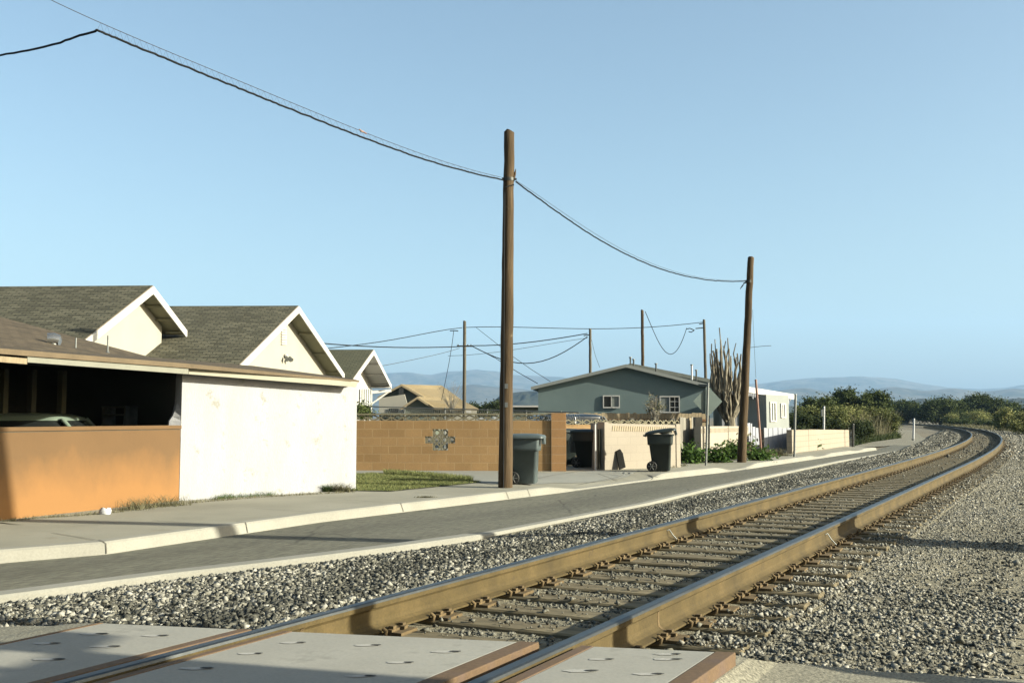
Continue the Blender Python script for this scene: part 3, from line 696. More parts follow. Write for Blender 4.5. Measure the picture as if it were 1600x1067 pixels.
# roof sheet
A_ = PL(-140, 533, f0, f1); A0 = PL(0, 545.5, f0, f1); B_ = PL(295.5, 568.5, f0, f1); C_ = PL(563, 594.5, g0, g1)
A_ -= on*.03; B_ -= on*.03; C_ += wn*.03
Q1 = D(395, 571.5, 19.2); Q2 = D(235, 558, 19.6); Q3 = D(0, 495, 19.8); Q4 = D(-140, 457, 19.9); Q1b = D(548, 591, 20.0)
mb = MB(); vs = [A_, B_, C_, Q1b, Q1, Q2, Q3, Q4]; fs = [(0, 1, 5), (0, 5, 6), (0, 6, 7), (1, 2, 3), (1, 3, 4), (1, 4, 5)]
mb.add(vs, fs); nb_ = len(vs); lo = [v+V(0, 0, -(.03 if i in (2, 3) else .07)) for i, v in enumerate(vs)]
mb.add(lo, [f[::-1] for f in fs])
loop = [0, 1, 2, 3, 4, 5, 6, 7]
mb.add(vs+lo, [(a, 8+a, 8+b, b) for a, b in zip(loop, loop[1:]+[0])], 1)
mk('roof', mb, ['shingle_brown', 'brown_trim'], parent=cp)
# back slope so the roof is closed from behind
mb = MB(); bk = on*3.5
mb.add([Q4, Q3, Q2, Q1, Q1b, Q4+bk+V(0, 0, -1.2), Q3+bk+V(0, 0, -1.2), Q2+bk*.5+V(0, 0, -.3), Q1+bk*.3+V(0, 0, -.1)], [(0, 5, 6, 1), (1, 6, 7, 2), (2, 7, 8, 3)])
mk('roof_back', mb, 'shingle_brown', parent=cp)
# interior: back wall, cross wall, ceiling, posts
bA = orA+on*4.2; bB = orR+on*4.2
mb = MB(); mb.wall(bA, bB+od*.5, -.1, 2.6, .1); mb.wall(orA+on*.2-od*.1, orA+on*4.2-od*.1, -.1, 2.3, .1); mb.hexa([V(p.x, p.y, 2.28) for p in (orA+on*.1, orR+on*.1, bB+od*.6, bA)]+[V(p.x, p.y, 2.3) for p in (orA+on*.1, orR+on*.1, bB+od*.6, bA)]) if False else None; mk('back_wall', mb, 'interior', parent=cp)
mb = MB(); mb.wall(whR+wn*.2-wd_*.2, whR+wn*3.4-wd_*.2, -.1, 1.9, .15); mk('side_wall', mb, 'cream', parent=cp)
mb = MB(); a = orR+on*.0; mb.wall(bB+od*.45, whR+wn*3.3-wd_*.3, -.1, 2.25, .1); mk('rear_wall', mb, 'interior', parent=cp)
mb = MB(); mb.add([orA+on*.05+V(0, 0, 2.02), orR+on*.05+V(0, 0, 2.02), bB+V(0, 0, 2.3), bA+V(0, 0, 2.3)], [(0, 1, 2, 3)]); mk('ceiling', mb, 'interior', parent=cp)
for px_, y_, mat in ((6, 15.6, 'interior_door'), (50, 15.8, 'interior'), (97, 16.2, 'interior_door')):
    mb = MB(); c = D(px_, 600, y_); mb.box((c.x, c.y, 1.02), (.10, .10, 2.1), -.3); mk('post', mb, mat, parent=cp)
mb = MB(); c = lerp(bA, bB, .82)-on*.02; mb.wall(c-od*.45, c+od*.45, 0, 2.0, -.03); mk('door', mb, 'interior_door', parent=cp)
# things on that roof
def roofpt(px_, py_):
    n = (B_-A_).cross(Q2-A_); r = ray(px_, py_); t = (A_-O3).dot(n)/r.dot(n); return O3+r*t
p = roofpt(83, 546)+V(0, 0, .03); v_ = thing('roof_vent', 'round bright metal turbine elbow vent on the brown carport roof', 'roof vent', p)
mb = MB(); mb.tube([p+V(0, 0, -.12), p+V(0, 0, .08)], .07, 14); mk('collar', mb, 'chrome', parent=v_)
mb = MB(); mb.tube([p+V(.085, .03, .125), p+V(.0, 0, .145), p+V(-.085, -.035, .14)], [.085, .10, .095], 16, cap=False); mb.add([p+V(.085, .03, .125)+V(0, math.cos(a)*.085, math.sin(a)*.085) for a in [k*math.pi/8 for k in range(16)]], [tuple(range(16))]); mk('hood', mb, 'chrome', parent=v_)
mb = MB(); mb.tube([p+V(-.080, -.035, .14), p+V(-.078, -.034, .14)], [.090, .090], 16); mk('opening', mb, 'dark_hole', parent=v_)
for px_, yb, yt, lab in ((118, 549, 528, 'short metal vent pipe on the brown carport roof, next to the round vent'), (168, 553, 524, 'tall thin metal vent pipe on the brown carport roof, farthest from the round vent')):
    p = roofpt(px_, yb); z1 = PL(px_, yt, p, p+V(1, 0)).z; pr = thing('vent_pipe', lab, 'vent pipe', p, 'vent pipes on the carport roof')
    mb = MB(); mb.tube([p+V(0, 0, -.04), V(p.x, p.y, z1)], .015, 10); mk('pipe', mb, 'metal', parent=pr)
    mb = MB(); mb.tube([p+V(0, 0, -.02), p+V(0, 0, .02), p+V(0, 0, .05)], [.055, .04, .017], 10); mk('flashing', mb, 'metal', parent=pr)
# drawers / crates inside
p = D(187, 645, 18.2)
sh = thing('shelf_unit', 'dim shelf with stacked boxes inside the dark carport', 'shelf', V(p.x, p.y, 0))
for k, z in enumerate((.95, 1.17, 1.36, 1.5)):
    mb = MB(); mb.box((p.x, p.y, z), (.52, .35, .03), -.3); mk('shelf_board', mb, 'cloth', parent=sh)
for dx in (-.24, .24):
    mb = MB(); mb.box((p.x+dx*math.cos(.3), p.y-dx*math.sin(.3), .76), (.04, .33, 1.52), -.3); mk('upright', mb, 'cloth', parent=sh)

# ------------------------------------------------------------------ vehicles
def rrect(cx, cy, z, a, b, r, n=4, rz=0.):
    out = []
    for qx, qy, a0 in ((1, 1, 0), (-1, 1, 90), (-1, -1, 180), (1, -1, 270)):
        for k in range(n+1):
            t = R(a0+90*k/n); out.append((qx*(a-r)+r*math.cos(t), qy*(b-r)+r*math.sin(t)))
    c, s_ = math.cos(rz), math.sin(rz)
    return [V(cx+x*c-y*s_, cy+x*s_+y*c, z) for x, y in out]
def car(loc, rz, label, paint, L_=4.4, W_=1.7, H_=1.38, pillars=True):
    root = thing('parked_car', label, 'car', loc)
    body = MB()
    prof_ = [(.28, .42, -.0), (.32, .47, 0), (.55, .50, 0), (.78, .49, 0), (.88, .465, 0)]
    body.loft([rrect(0, 0, z, L_*k, W_*k, .28) for z, k, _ in prof_]); bo = mk('body', body, paint, parent=root, local=True)
    cab = lambda z, ka, kb_, sh: rrect(sh, 0, z, L_*ka, W_*kb_, .22)
    zb, zt = .88, H_-.10
    gl = MB(); gl.loft([cab(zb, .33, .455, -.2), cab(zt, .235, .40, -.22)]); mk('windows', gl, 'glass', parent=root, local=True)
    rf = MB(); rf.loft([cab(zt-.02, .245, .415, -.22), cab(zt+.03, .24, .41, -.22), cab(H_-.02, .20, .35, -.22), cab(H_, .13, .25, -.22)]); mk('roof', rf, paint, parent=root, local=True)
    for sx in (-1, 1):
        for sy in (-1, 1):
            mb = MB(); mb.tube([(-.2+sx*L_*.325, sy*W_*.44, zb), (-.22+sx*L_*.235, sy*W_*.39, zt+.01)], .035, 8); mk('pillar', mb, paint, parent=root, local=True)
    for sy in (-1, 1):
        mb = MB(); mb.tube([(-.2, sy*W_*.452, zb), (-.2, sy*W_*.402, zt)], .03, 6); mk('pillar', mb, paint, parent=root, local=True)
    for sx in (-.31, .31):
        for sy in (-1, 1):
            w_ = MB(); w_.tube([(sx*L_, sy*(W_/2-.17), .32), (sx*L_, sy*(W_/2+.01), .32)], .32, 20); wh = mk('wheel', w_, 'rubber', parent=root, local=True)
            w_ = MB(); w_.tube([(sx*L_, sy*(W_/2), .32), (sx*L_, sy*(W_/2+.02), .32)], .18, 16); mk('rim', w_, 'chrome', parent=wh, local=True)
    for sy in (-1, 1):
        mb = MB(); mb.box((L_*.497, sy*.6, .66), (.03, .3, .13)); mk('headlight', mb, 'chrome', parent=root, local=True)
    mb = MB(); mb.box((L_*.5, 0, .42), (.08, W_*.9, .12)); mk('bumper', mb, 'chrome', parent=root, local=True)
    root.rotation_euler = (0, 0, rz); return root
p = D(-12, 652, 16.0)
car((p.x+.0, p.y, 0), R(180+8), 'old mint green car with rusty roof edge under the carport, mostly behind the orange wall', 'car_mint', H_=1.385)
p = D(908, 650, 33.)
car((p.x-.3, p.y, 0), R(20), 'dark blue car roof showing above the bins in the gap between block walls', 'car_blue', H_=1.42)

# ------------------------------------------------------------------ gabled houses
def gable_house(name, label, apex, near, far, back, roofmat, wallmat, barge='white_trim', th=.13, set_back=.45, soff='soffit', bw=.17, window=None):
    """apex, near foot and far foot of the verge, back end of the ridge"""
    ridge = back-apex; rd_ = ridge.normalized(); root = thing(name, label, 'house', V(apex.x, apex.y, 0)+rd_*set_back)
    up = V(0, 0, th)
    for a, mat in ((near, roofmat), (far, roofmat)):
        mb = MB(); p0, p1, p2, p3 = apex, a, a+ridge, back
        if (p1-p0).cross(p3-p0).z < 0: q = [p0, p3, p2, p1]
        else: q = [p0, p1, p2, p3]
        mb.add(q, [(0, 1, 2, 3)], 0); lo = [v-up for v in q]; mb.add(lo, [(3, 2, 1, 0)], 1)
        mb.add(q+lo, [(i, i+4, (i+1) % 4+4, (i+1) % 4) for i in range(4)], 2)
        mk('roof', mb, [mat, soff, 'brown_trim'], parent=root)
        b = MB(); out = -rd_*.03; lo1, lo2 = V(0, 0, -.018), V(0, 0, -bw-.018)
        b.prism([apex+lo1, a+lo1, a+lo2, apex+lo2], out); mk('bargeboard', b, barge, parent=root)
    # walls
    ia = apex+rd_*set_back-V(0, 0, th+.01); hn = (near-apex); hf = (far-apex); k1 = max(.5, 1-.42/V(hn.x, hn.y).length); k2 = max(.5, 1-.42/V(hf.x, hf.y).length)
    wn_ = ia+hn*k1; wf_ = ia+hf*k2; L_ = ridge*((ridge.length-2*set_back)/ridge.length)
    mb = MB(); fr = [ia, wn_, V(wn_.x, wn_.y, -.1), V(wf_.x, wf_.y, -.1), wf_]; mb.prism(fr, L_); mk('wall', mb, wallmat, parent=root)
    # lookout rafters under the verge
    for a in (near, far):
        for t in (.3, .6, .9):
            q = lerp(apex, a, t)-V(0, 0, th+.05); b = MB(); b.tube([q+rd_*.0, q+rd_*set_back], .035, 4, smooth=False); mk('rafter_end', b, soff if barge == 'white_trim' and soff == 'soffit' else barge, parent=root)
    return root, ia, wn_, wf_, rd_
# house A
aA = D(238.5, 446, 24.0); nA = PH(118, 541, aA, 7); fA = PH(291, 515.5, aA, 7)
# square the gable: both feet at the mean slope
rA = PL(-420, 442.5, V(-60, aA.y-.1), V(60, aA.y-.1)); rA = V(-26, aA.y+.9, aA.z)
gable_house('house', 'cream gabled house with green grey shingles behind the carport, leftmost of the three', aA, nA, fA, rA, 'shingle', 'cream', bw=.19)
aB = D(466, 477.5, 28.0); nB = PH(368, 575, aB, 8); fB = PH(537, 583, aB, 8); rB = V(-22, aB.y+.5, aB.z)
hB = gable_house('house', 'cream gabled house with louvre vent behind the white carport wall, middle of the three', aB, nB, fB, rB, 'shingle', 'cream', bw=.19)
def on_gable(H, px_, py_, off=-.02):
    ia, wn_ = H[1], H[2]; p = PL(px_, py_, ia, wn_); return p+H[4]*off
rt = hB[0]
for k in range(7):
    y0 = 512+k*4.0; a, b = on_gable(hB, 438.5, y0+.3, -.012), on_gable(hB, 446, y0, -.012); mb = MB(); mb.prism([a, b, b+V(0, 0, -.045), a+V(0, 0, -.045)], -hB[4]*.03); mk('vent_slat', mb, 'white_trim', parent=rt)
p = on_gable(hB, 444, 556, -.03); fl = thing('floodlight', 'twin floodlight fixture on the gable of the middle cream house', 'outdoor light', p)
mb = MB(); mb.tube([p, p-hB[4]*.05], .06, 10); mk('base', mb, 'white_trim', parent=fl)
for dx in (-.10, .09):
    mb = MB(); q = p-hB[4]*.08+V(dx*.3, dx*1.1, -.03); mb.tube([q, q+V(.06, -.08, -.09)], [.035, .07], 10); mk('lamp_head', mb, 'metal', parent=fl)
mb = MB(); q0 = nB+V(0, 0, -.15); q1 = q0+(rB-aB); mb.tube([q0-hB[4]*.02, q1], .055, 6); mk('gutter', mb, 'white_trim', parent=rt)
# house C (white, with eave box)
aC = D(583.5, 546, 44.0); nC = PH(545, 600, aC, 4); fC = PH(611, 600.5, aC, 4); rC = V(aC.x-9, aC.y+.3, aC.z)
hC = gable_house('house', 'small white gabled house with boxed eaves just right of the white wall', aC, nC, fC, rC, 'shingle_green', 'white_trim', set_back=.9, soff='white_trim', bw=.22)
mb = MB(); a = fC+V(0, 0, -.3); n_ = hC[3]; mb.tube([a, V(n_.x, n_.y, a.z-.1), ], .09, 4, smooth=False); mb.tube([a+V(0, 0, .02), V(n_.x-.1, n_.y, a.z-.75)], .05, 4, smooth=False); mk('eave_brace', mb, 'white_trim', parent=hC[0])
mb = MB(); mb.prism([fC+V(0, 0, -.12), fC+hC[4]*.9+V(0, 0, -.12), V(n_.x, n_.y, fC.z-.12), V(n_.x, n_.y, fC.z-.12)-hC[4]*.9], V(0, 0, -.06)); mk('boxed_eave', mb, 'white_trim', parent=hC[0])
wv = MB(); a, b = on_gable(hC, 561, 608, -.03), on_gable(hC, 577, 608, -.03); wv.prism([a, b, V(b.x, b.y, 1.5), V(a.x, a.y, 1.5)], -hC[4]*.02); wi = mk('window', wv, 'curtain', parent=hC[0])
for px_ in (560.5, 564, 567.5, 571, 574.5, 578):
    a = on_gable(hC, px_, 607, -.06); wv = MB(); wv.prism([a, a+V(.03, .03, 0), V(a.x+.03, a.y+.03, 1.5), V(a.x, a.y, 1.5)], -hC[4]*.02); mk('mullion', wv, 'white_trim', parent=wi)
# far tan-roofed house: two gables facing the camera
def front_gable(name, label, apex, lf, rf, depth, roofmat, wallmat, bargemat, wall_z0=-.1, th=.12, sb=.4, cat='house', hd=None):
    root = thing(name, label, cat, V(apex.x, apex.y, 0)); dv_ = hd or V(0, 1)
    back = dv_*depth; up = V(0, 0, th)
    for a in (lf, rf):
        q = [apex, a, a+back, apex+back]
        if (q[1]-q[0]).cross(q[3]-q[0]).z < 0: q = [q[0], q[3], q[2], q[1]]
        mb = MB(); mb.add(q, [(0, 1, 2, 3)], 0); lo = [v-up for v in q]; mb.add(lo, [(3, 2, 1, 0)], 1); mb.add(q+lo, [(i, i+4, (i+1) % 4+4, (i+1) % 4) for i in range(4)], 1)
        mk('roof', mb, [roofmat, bargemat], parent=root)
        b = MB(); b.prism([apex+V(0, 0, -.01), a+V(0, 0, -.01), a+V(0, 0, -.19), apex+V(0, 0, -.19)], -dv_*.03); mk('bargeboard', b, bargemat, parent=root)
    ia = apex+dv_*sb-up-V(0, 0, .01); k = .93; l2 = ia+(lf-apex)*k; r2 = ia+(rf-apex)*k
    mb = MB(); mb.prism([ia, l2, V(l2.x, l2.y, wall_z0), V(r2.x, r2.y, wall_z0), r2], dv_*(depth-2*sb)); mk('wall', mb, wallmat, parent=root)
    return root, ia, l2, r2
M['tan_wall'] = surf('tan_wall', (.40, .37, .27), .05, 1.2, 40, .05)
M['tan_trim'] = surf('tan_trim', (.47, .39, .25), .05, 1.2, 40, .05)
M['olive_wall'] = surf('olive_wall', (.17, .20, .16), .05, 1.2, 40, .05)
hD = front_gable('house', 'far house with wide tan roof and olive gable beyond the brown block wall', D(627, 600, 84), D(590, 620, 84), D(664, 620.5, 84), 9, 'shingle_tan', 'olive_wall', 'tan_trim', hd=V(.25, .97).normalized())
mb = MB(); a = D(623, 606, 83.9); b = D(630, 606, 83.9); mb.prism([a, b, b+V(0, 0, -.75), a+V(0, 0, -.75)], V(0, .3, 0)); mk('gable_vent', mb, 'metal_dark', parent=hD[0])
wg = MB(); q = [D(627, 600.5, 84.6), D(690, 602, 89), D(744, 641, 84.6), D(664, 625, 84.0)]; wg.prism(q, V(0, 0, -.12)); mk('roof', wg, 'shingle_tan', parent=hD[0])
mb = MB(); mb.prism([D(592, 622, 83), D(632, 616, 83), D(640, 645, 83), D(592, 645, 83)], V(0, .3, 0)); mk('garage_wall', mb, 'cream', parent=hD[0])
mb = MB(); mb.prism([D(607, 638, 82.9), D(622, 638, 82.9), D(622, 644, 82.9), D(607, 644, 82.9)], V(0, .05, 0)); mk('window', mb, 'glass', parent=hD[0])
hD2 = front_gable('house', 'low porch gable with tan roof in front of the far olive gable', D(652, 619.5, 80), D(626, 637, 80), D(678, 636, 80), 3.5, 'shingle_tan', 'olive_wall', 'tan_trim', hd=V(.3, .95).normalized())
wg = MB(); q = [D(653, 619.8, 80.3), D(716, 622, 83.5), D(748, 638.5, 80.3), D(678, 636.5, 79.8)]; wg.prism(q, V(0, 0, -.15)); mk('roof', wg, 'shingle_tan', parent=hD2[0])
mb = MB(); mb.wall(D(686, 645, 81.5), D(745, 645, 81.5), -.1, CAMZ+.75, .2); mk('wall', mb, 'cream', parent=hD2[0])
for a_, b_ in ((688, 700), (706, 716), (722, 736)):
    mb = MB(); mb.prism([D(a_, 639.5, 81.4), D(b_, 639.5, 81.4), D(b_, 645, 81.4), D(a_, 645, 81.4)], V(0, .05, 0)); mk('window', mb, 'plastic_white', parent=hD2[0])
# ------------------------------------------------------------------ green house
aG = D(978.5, 569.5, 45); lG = D(829.5, 604.8, 45.5); rG = D(1111, 602, 44.7)
gd = V(.42, .91).normalized(); gd = V(-(rG-lG).y, (rG-lG).x).normalized()
lG.z = aG.z-(aG.z-lG.z)
hG = thing('house', 'sage green house with low wide gable and two white windows behind the block walls', 'house', V(aG.x, aG.y, 0))
back = gd*9; up = V(0, 0, .10); sb = .28
for a in (lG, rG):
    q = [aG, a, a+back, aG+back]
    if (q[1]-q[0]).cross(q[3]-q[0]).z < 0: q = [q[0], q[3], q[2], q[1]]
    mb = MB(); mb.add(q, [(0, 1, 2, 3)], 0); lo = [v-up for v in q]; mb.add(lo, [(3, 2, 1, 0)], 1); mb.add(q+lo, [(i, i+4, (i+1) % 4+4, (i+1) % 4) for i in range(4)], 1)
    mk('roof', mb, ['roof_grey', 'green_house'], parent=hG)
    b = MB(); b.prism([aG+V(0, 0, .015), a+V(0, 0, .015), a+V(0, 0, -.13), aG+V(0, 0, -.13)], -gd*.04); mk('bargeboard', b, 'metal_roof' if 'metal_roof' in M else 'grey_house', parent=hG)
ia = aG+gd*sb-up-V(0, 0, .012); l2 = PL(841, 620, ia, ia+(rG-lG)); l2.z = (ia+(lG-aG)*((l2.x-ia.x)/(lG.x-aG.x))).z; r2 = ia+(rG-aG)*.985
mb = MB(); mb.prism([ia, l2, V(l2.x, l2.y, -.1), V(r2.x, r2.y, -.1), r2], gd*7.4); mk('wall', mb, 'green_house', parent=hG)
def gwin(px0, py0, px1, py1, grid, labels=None, pl0=None, pl1=None, parent=None, left_glass='glass', right_glass='curtain', depth=None, n_out=None):
    pl0 = pl0 or ia; pl1 = pl1 or (ia+(rG-lG)); n_out = n_out or gd
    c = lambda x, y, o: PL(x, y, pl0, pl1)-n_out*o
    fr = MB(); w_ = (px1-px0); bt = 1.6
    z0, z1 = c(px0, py1, 0).z, c(px0, py0, 0).z
    def bar(x0, x1, za, zb, o=.05):
        a, b = c(x0, py0, 0), c(x1, py0, 0); a = V(a.x, a.y, za); b = V(b.x, b.y, za); h = V(0, 0, zb-za); fr.hexa([a-n_out*o, b-n_out*o, b-n_out*.003, a-n_out*.003, a-n_out*o+h, b-n_out*o+h, b-n_out*.003+h, a-n_out*.003+h])
    t = .055
    bar(px0, px0+bt, z0, z1); bar(px1-bt, px1, z0, z1); xm = (px0+px1)/2; bar(xm-.6, xm+.6, z0, z1, .045)
    bar(px0+bt, xm-.6, z0, z0+t); bar(px0+bt, xm-.6, z1-t, z1); bar(xm+.6, px1-bt, z0, z0+t); bar(xm+.6, px1-bt, z1-t, z1)
    wn2 = mk('window', fr, 'white_trim', parent=parent)
    if grid:
        fr = MB()
        for k in (1, 2): zz = z0+(z1-z0)*k/3; bar(xm+.7, px1-bt, zz-.012, zz+.012, .03)
        xx = (xm+px1)/2; bar(xx-.3, xx+.3, z0+t, z1-t, .032); mk('muntin', fr, 'white_trim', parent=wn2)
    for x0, x1, mm in ((px0+bt, xm-.6, left_glass), (xm+.6, px1-bt, right_glass)):
        a, b = c(x0, py0, .012), c(x1, py0, .012); g_ = MB(); g_.add([V(a.x, a.y, z0+t), V(b.x, b.y, z0+t), V(b.x, b.y, z1-t), V(a.x, a.y, z1-t)], [(0, 1, 2, 3)]); mk('pane', g_, mm, parent=wn2)
    return wn2
gwin(942, 617.5, 968.5, 637.5, False, parent=hG)
gwin(1030.5, 618.5, 1062, 645, True, parent=hG, left_glass='curtain', right_glass='glass')
# rear wing of the roof showing above the verge on the right
aG2 = D(986, 567.5, 51); lG2 = D(900, 592, 51); rG2 = D(1148, 600, 51)
wing = front_gable('house', 'grey roofed rear house showing just above the sage green gable', aG2, lG2, rG2, 4, 'roof_grey', 'green_house', 'roof_grey', hd=V(0, 1), wall_z0=2.2)
for px_, py_, h, lab in ((985, 568, .28, 'dark vent stack at the peak of the grey roof'), (990, 568, .18, 'short dark vent stack just right of the roof peak'), (1081, 584, .42, 'white vent pipe on the right slope of the grey roof'), (1088, 586, .22, 'short grey vent pipe beside the white one on the grey roof'), (1025, 574, .16, 'small grey vent pipe midway down the grey roof slope')):
    p = D(px_, py_, 49.5); v_ = thing('vent_pipe', lab, 'vent pipe', p, 'vent pipes on the grey roof')
    mb = MB(); mb.tube([p+V(0, 0, -.3), p+V(0, 0, h)], .05 if h > .4 else .04, 8); mk('pipe', mb, 'plastic_white' if 'white' in lab[:6] else 'metal_dark', parent=v_)
    mb = MB(); mb.tube([p+V(0, 0, h), p+V(0, 0, h+.05)], .075, 8); mk('cap', mb, 'metal', parent=v_)
# grey annex on the right with fringe eave
cA = D(1197.5, 640, 41); cB = PH(1232.5, 640, cA, 38); cC = PH(1168, 640, cA, -60)
an = thing('annex', 'pale grey green annex with two tall white windows and ragged white eave', 'house', V(cA.x, cA.y, 0))
back2 = V(-(cB-cA).y, (cB-cA).x).normalized()
zt = D(1198, 622, 41).z
mb = MB(); P_ = [V(cA.x, cA.y, 0), V(cB.x, cB.y, 0), V(cB.x, cB.y, 0)+back2*1.3, V(cA.x, cA.y, 0)+back2*1.3]
mb.hexa([p+V(0, 0, -.1) for p in P_]+[p+V(0, 0, zt+.15) for p in P_]); mk('wall', mb, 'grey_house', parent=an)
e0 = PL(1140, 600, cA-back2*-.0+V(.2, -.4), cB+V(.2, -.4)); 
r0 = D(1158, 603, 40.0); r1 = D(1243.5, 617, 44.5); rb = back2*1.9
mb = MB(); q = [r0, r1, r1+rb+V(0, 0, .12), r0+rb+V(0, 0, .12)]; mb.add(q, [(0, 1, 2, 3)]); lo = [v-V(0, 0, .08) for v in q]; mb.add(lo, [(3, 2, 1, 0)]); mb.add(q+lo, [(i, i+4, (i+1) % 4+4, (i+1) % 4) for i in range(4)]); mk('roof', mb, 'roof_grey', parent=an)
mb = MB(); mb.prism([r0+V(0, 0, .01), r1+V(0, 0, .01), r1+V(0, 0, -.22), r0+V(0, 0, -.22)], -back2*.04); mk('fascia', mb, 'white_trim', parent=an)
for k in range(26):
    t = (k+.5)/26*.9; a = lerp(r0, r1, t)+V(0, 0, -.225); mb = MB(); h = random.uniform(.08, .24); d_ = (r1-r0).normalized()*.09; mb.prism([a, a+d_, a+d_*.8+V(0, 0, -h), a+d_*.2+V(0, 0, -h*.9)], back2*.03); mk('fringe_strip', mb, 'wood_white', parent=an)
wp0, wp1 = V(cA.x, cA.y), V(cB.x, cB.y)
gwin(1202, 627.5, 1211.5, 659, False, pl0=wp0, pl1=wp1, parent=an, n_out=back2, left_glass='curtain')
gwin(1219, 630, 1226.5, 653, False, pl0=wp0, pl1=wp1, parent=an, n_out=back2, left_glass='curtain')
wh_ = thing('shed', 'plain white shed wall behind the bare cactus like tree', 'shed', V(*D(1150, 640, 46).xy))
mb = MB(); a, b = D(1128, 640, 46), D(1172, 640, 46); mb.wall(a, b, -.1, D(1150, 614, 45).z, 2, z1b=D(1150, 608, 45).z); mk('wall', mb, 'wood_white', parent=wh_)
mb = MB(); mb.wall(a-V(.1, .1), b+V(.1, -.1), D(1150, 613, 45).z, D(1150, 612, 45).z+.05, 2.2, z1b=D(1150, 607, 45).z+.05, z0b=D(1150, 607, 45).z+.0); mk('roof', mb, 'roof_grey', parent=wh_)

# ------------------------------------------------------------------ block walls
def breeze_cell(mb, a, d, n, z0, w_, h, th=.06):
    """one pierced block: frame and crossed bars"""
    def bar(p, q, t=.022):
        P, Q = a+d*p[0]+V(0, 0, z0+p[1]), a+d*q[0]+V(0, 0, z0+q[1]); u = (Q-P).normalized(); v = n.cross(u).normalized()*t/2
        mb.hexa([P-v, Q-v, Q-v+n*th, P-v+n*th, P+v, Q+v, Q+v+n*th, P+v+n*th])
    t = .03
    bar((t/2, 0), (t/2, h), t)
    bar((t, h/2), (w_/2, h), t); bar((w_/2, h), (w_, h/2), t); bar((w_, h/2), (w_/2, 0), t); bar((w_/2, 0), (t, h/2), t)
brR = V(*U(861, 736, 0).xy); brL = V(brR.x-3.8, brR.y+.22); bd_ = (brR-brL).normalized(); bn = V(-bd_.y, bd_.x)
b0 = PL(535, 700, brL, brR); b0 = V(b0.x, b0.y); pr0 = PL(861.5, 737.5, brL+V(0, -.05), brR+V(0, -.05)); pr1 = PL(884.5, 738.5, brL+V(0, -.05), brR+V(0, -.05)); b1 = brR+bd_*.05
bw_ = thing('block_wall', 'long brown concrete block wall with pierced top course and cross of pierced blocks', 'wall', brL)
ZB = 1.235
def ux(px_): q = PL(px_, 700, brL, brR); return V(q.x, q.y)
zr = [PL(688, y, brL, brR).z for y in (703.5, 692.5, 681.5, 670.5)]
mb = MB(); mb.wall(b0, b1, -.1, zr[0], .2); mb.wall(b0, b1, zr[3], ZB, .2)
gaps = [(675.5, 700), (663.5, 711), (675.5, 700)]
for k, (x0, x1) in enumerate(gaps):
    mb.wall(b0, ux(x0), zr[k], zr[k+1], .2); mb.wall(ux(x1), b1, zr[k], zr[k+1], .2)
mk('wall_face', mb, 'block_brown', parent=bw_)
for k, (x0, x1) in enumerate(gaps):
    mb = MB(); a, b = ux(x0), ux(x1); n = 4 if k == 1 else 2; L_ = (b-a).length/n
    for i in range(n): breeze_cell(mb, a+bd_*L_*i+bn*.02, bd_, bn, zr[k], L_, zr[k+1]-zr[k], .10)
    mk('pierced_block', mb, 'breeze', parent=bw_)
mb = MB(); n = int((b1-b0).length/.30)
for i in range(n): breeze_cell(mb, b0+bd_*.3*i+bn*.05, bd_, bn, ZB, .30, .135, .09)
mk('pierced_course', mb, 'breeze', parent=bw_)
mb = MB(); mb.wall(b0+bn*.02, b1+bn*.02, ZB+.137, ZB+.175, .17); mk('coping', mb, 'breeze', parent=bw_)
pil = thing('wall_pillar', 'orange brown stacked block pillar at the end of the brown wall', 'pillar', V(pr0.x, pr0.y))
pd = V(*(pr1-pr0).xy).normalized(); pn = V(-pd.y, pd.x)
mb = MB(); mb.wall(V(*pr0.xy), V(*pr1.xy), -.1, PL(872, 645, pr0, pr1).z, .95); mk('pillar_body', mb, 'block_orange', parent=pil)
# beige wall with bin in front
beL = V(*U(945, 734, 0).xy); beR = PH(1062, 727, beL, 58); beR = V(beR.x, beR.y); ed = (beR-beL).normalized(); en = V(-ed.y, ed.x)
bg_ = thing('block_wall', 'smooth beige block wall with toothed top course behind the dark green bin', 'wall', beL)
zE = PL(950, 661, beL, beR).z; zE2 = PL(1055, 664, beL, beR).z
mb = MB(); mb.wall(beL, beR, -.1, zE-.0, .2, z1b=zE2); mk('wall_face', mb, 'block_beige', parent=bg_)
mb = MB(); nT = 34
for i in range(nT):
    a = lerp(beL, beR, (i+.3)/nT+.02*0); z = lerp(zE, zE2, i/nT)-.19; b = a+ed*.045
    if i > 2: mb.prism([V(a.x, a.y, z), V(b.x, b.y, z), V(b.x, b.y, z+.13)+ed*.02, V(a.x, a.y, z+.13)+ed*.02], -en*.012)
mk('toothed_course', mb, 'breeze_tan', parent=bg_)
mb = MB(); q = V(beL.x-.26, beL.y+1.15); mb.wall(beL+V(-.0, .22), q, -.1, zE+.0, -.25); mk('return_wall', mb, 'block_beige', parent=bg_)
mb = MB(); mb.wall(beL-en*.03-ed*.02, beL-en*.03+ed*.10, -.05, zE+.03, .26); mb.wall(beR-en*.02-ed*.12, beR-en*.02+ed*.02, -.05, zE2+.03, .26); mk('end_post', mb, 'block_beige', parent=bg_)
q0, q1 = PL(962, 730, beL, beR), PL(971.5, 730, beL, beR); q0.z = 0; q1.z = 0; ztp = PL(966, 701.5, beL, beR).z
sb2 = MB(); sb2.prism([q0-en*.16+V(0, 0, .0), q1-en*.16+V(0, 0, .06), V(q1.x, q1.y, ztp-.10)-en*.05, V(q1.x, q1.y, ztp)-en*.035-ed*.07, V(q0.x, q0.y, ztp-.05)-en*.03], en*.03)
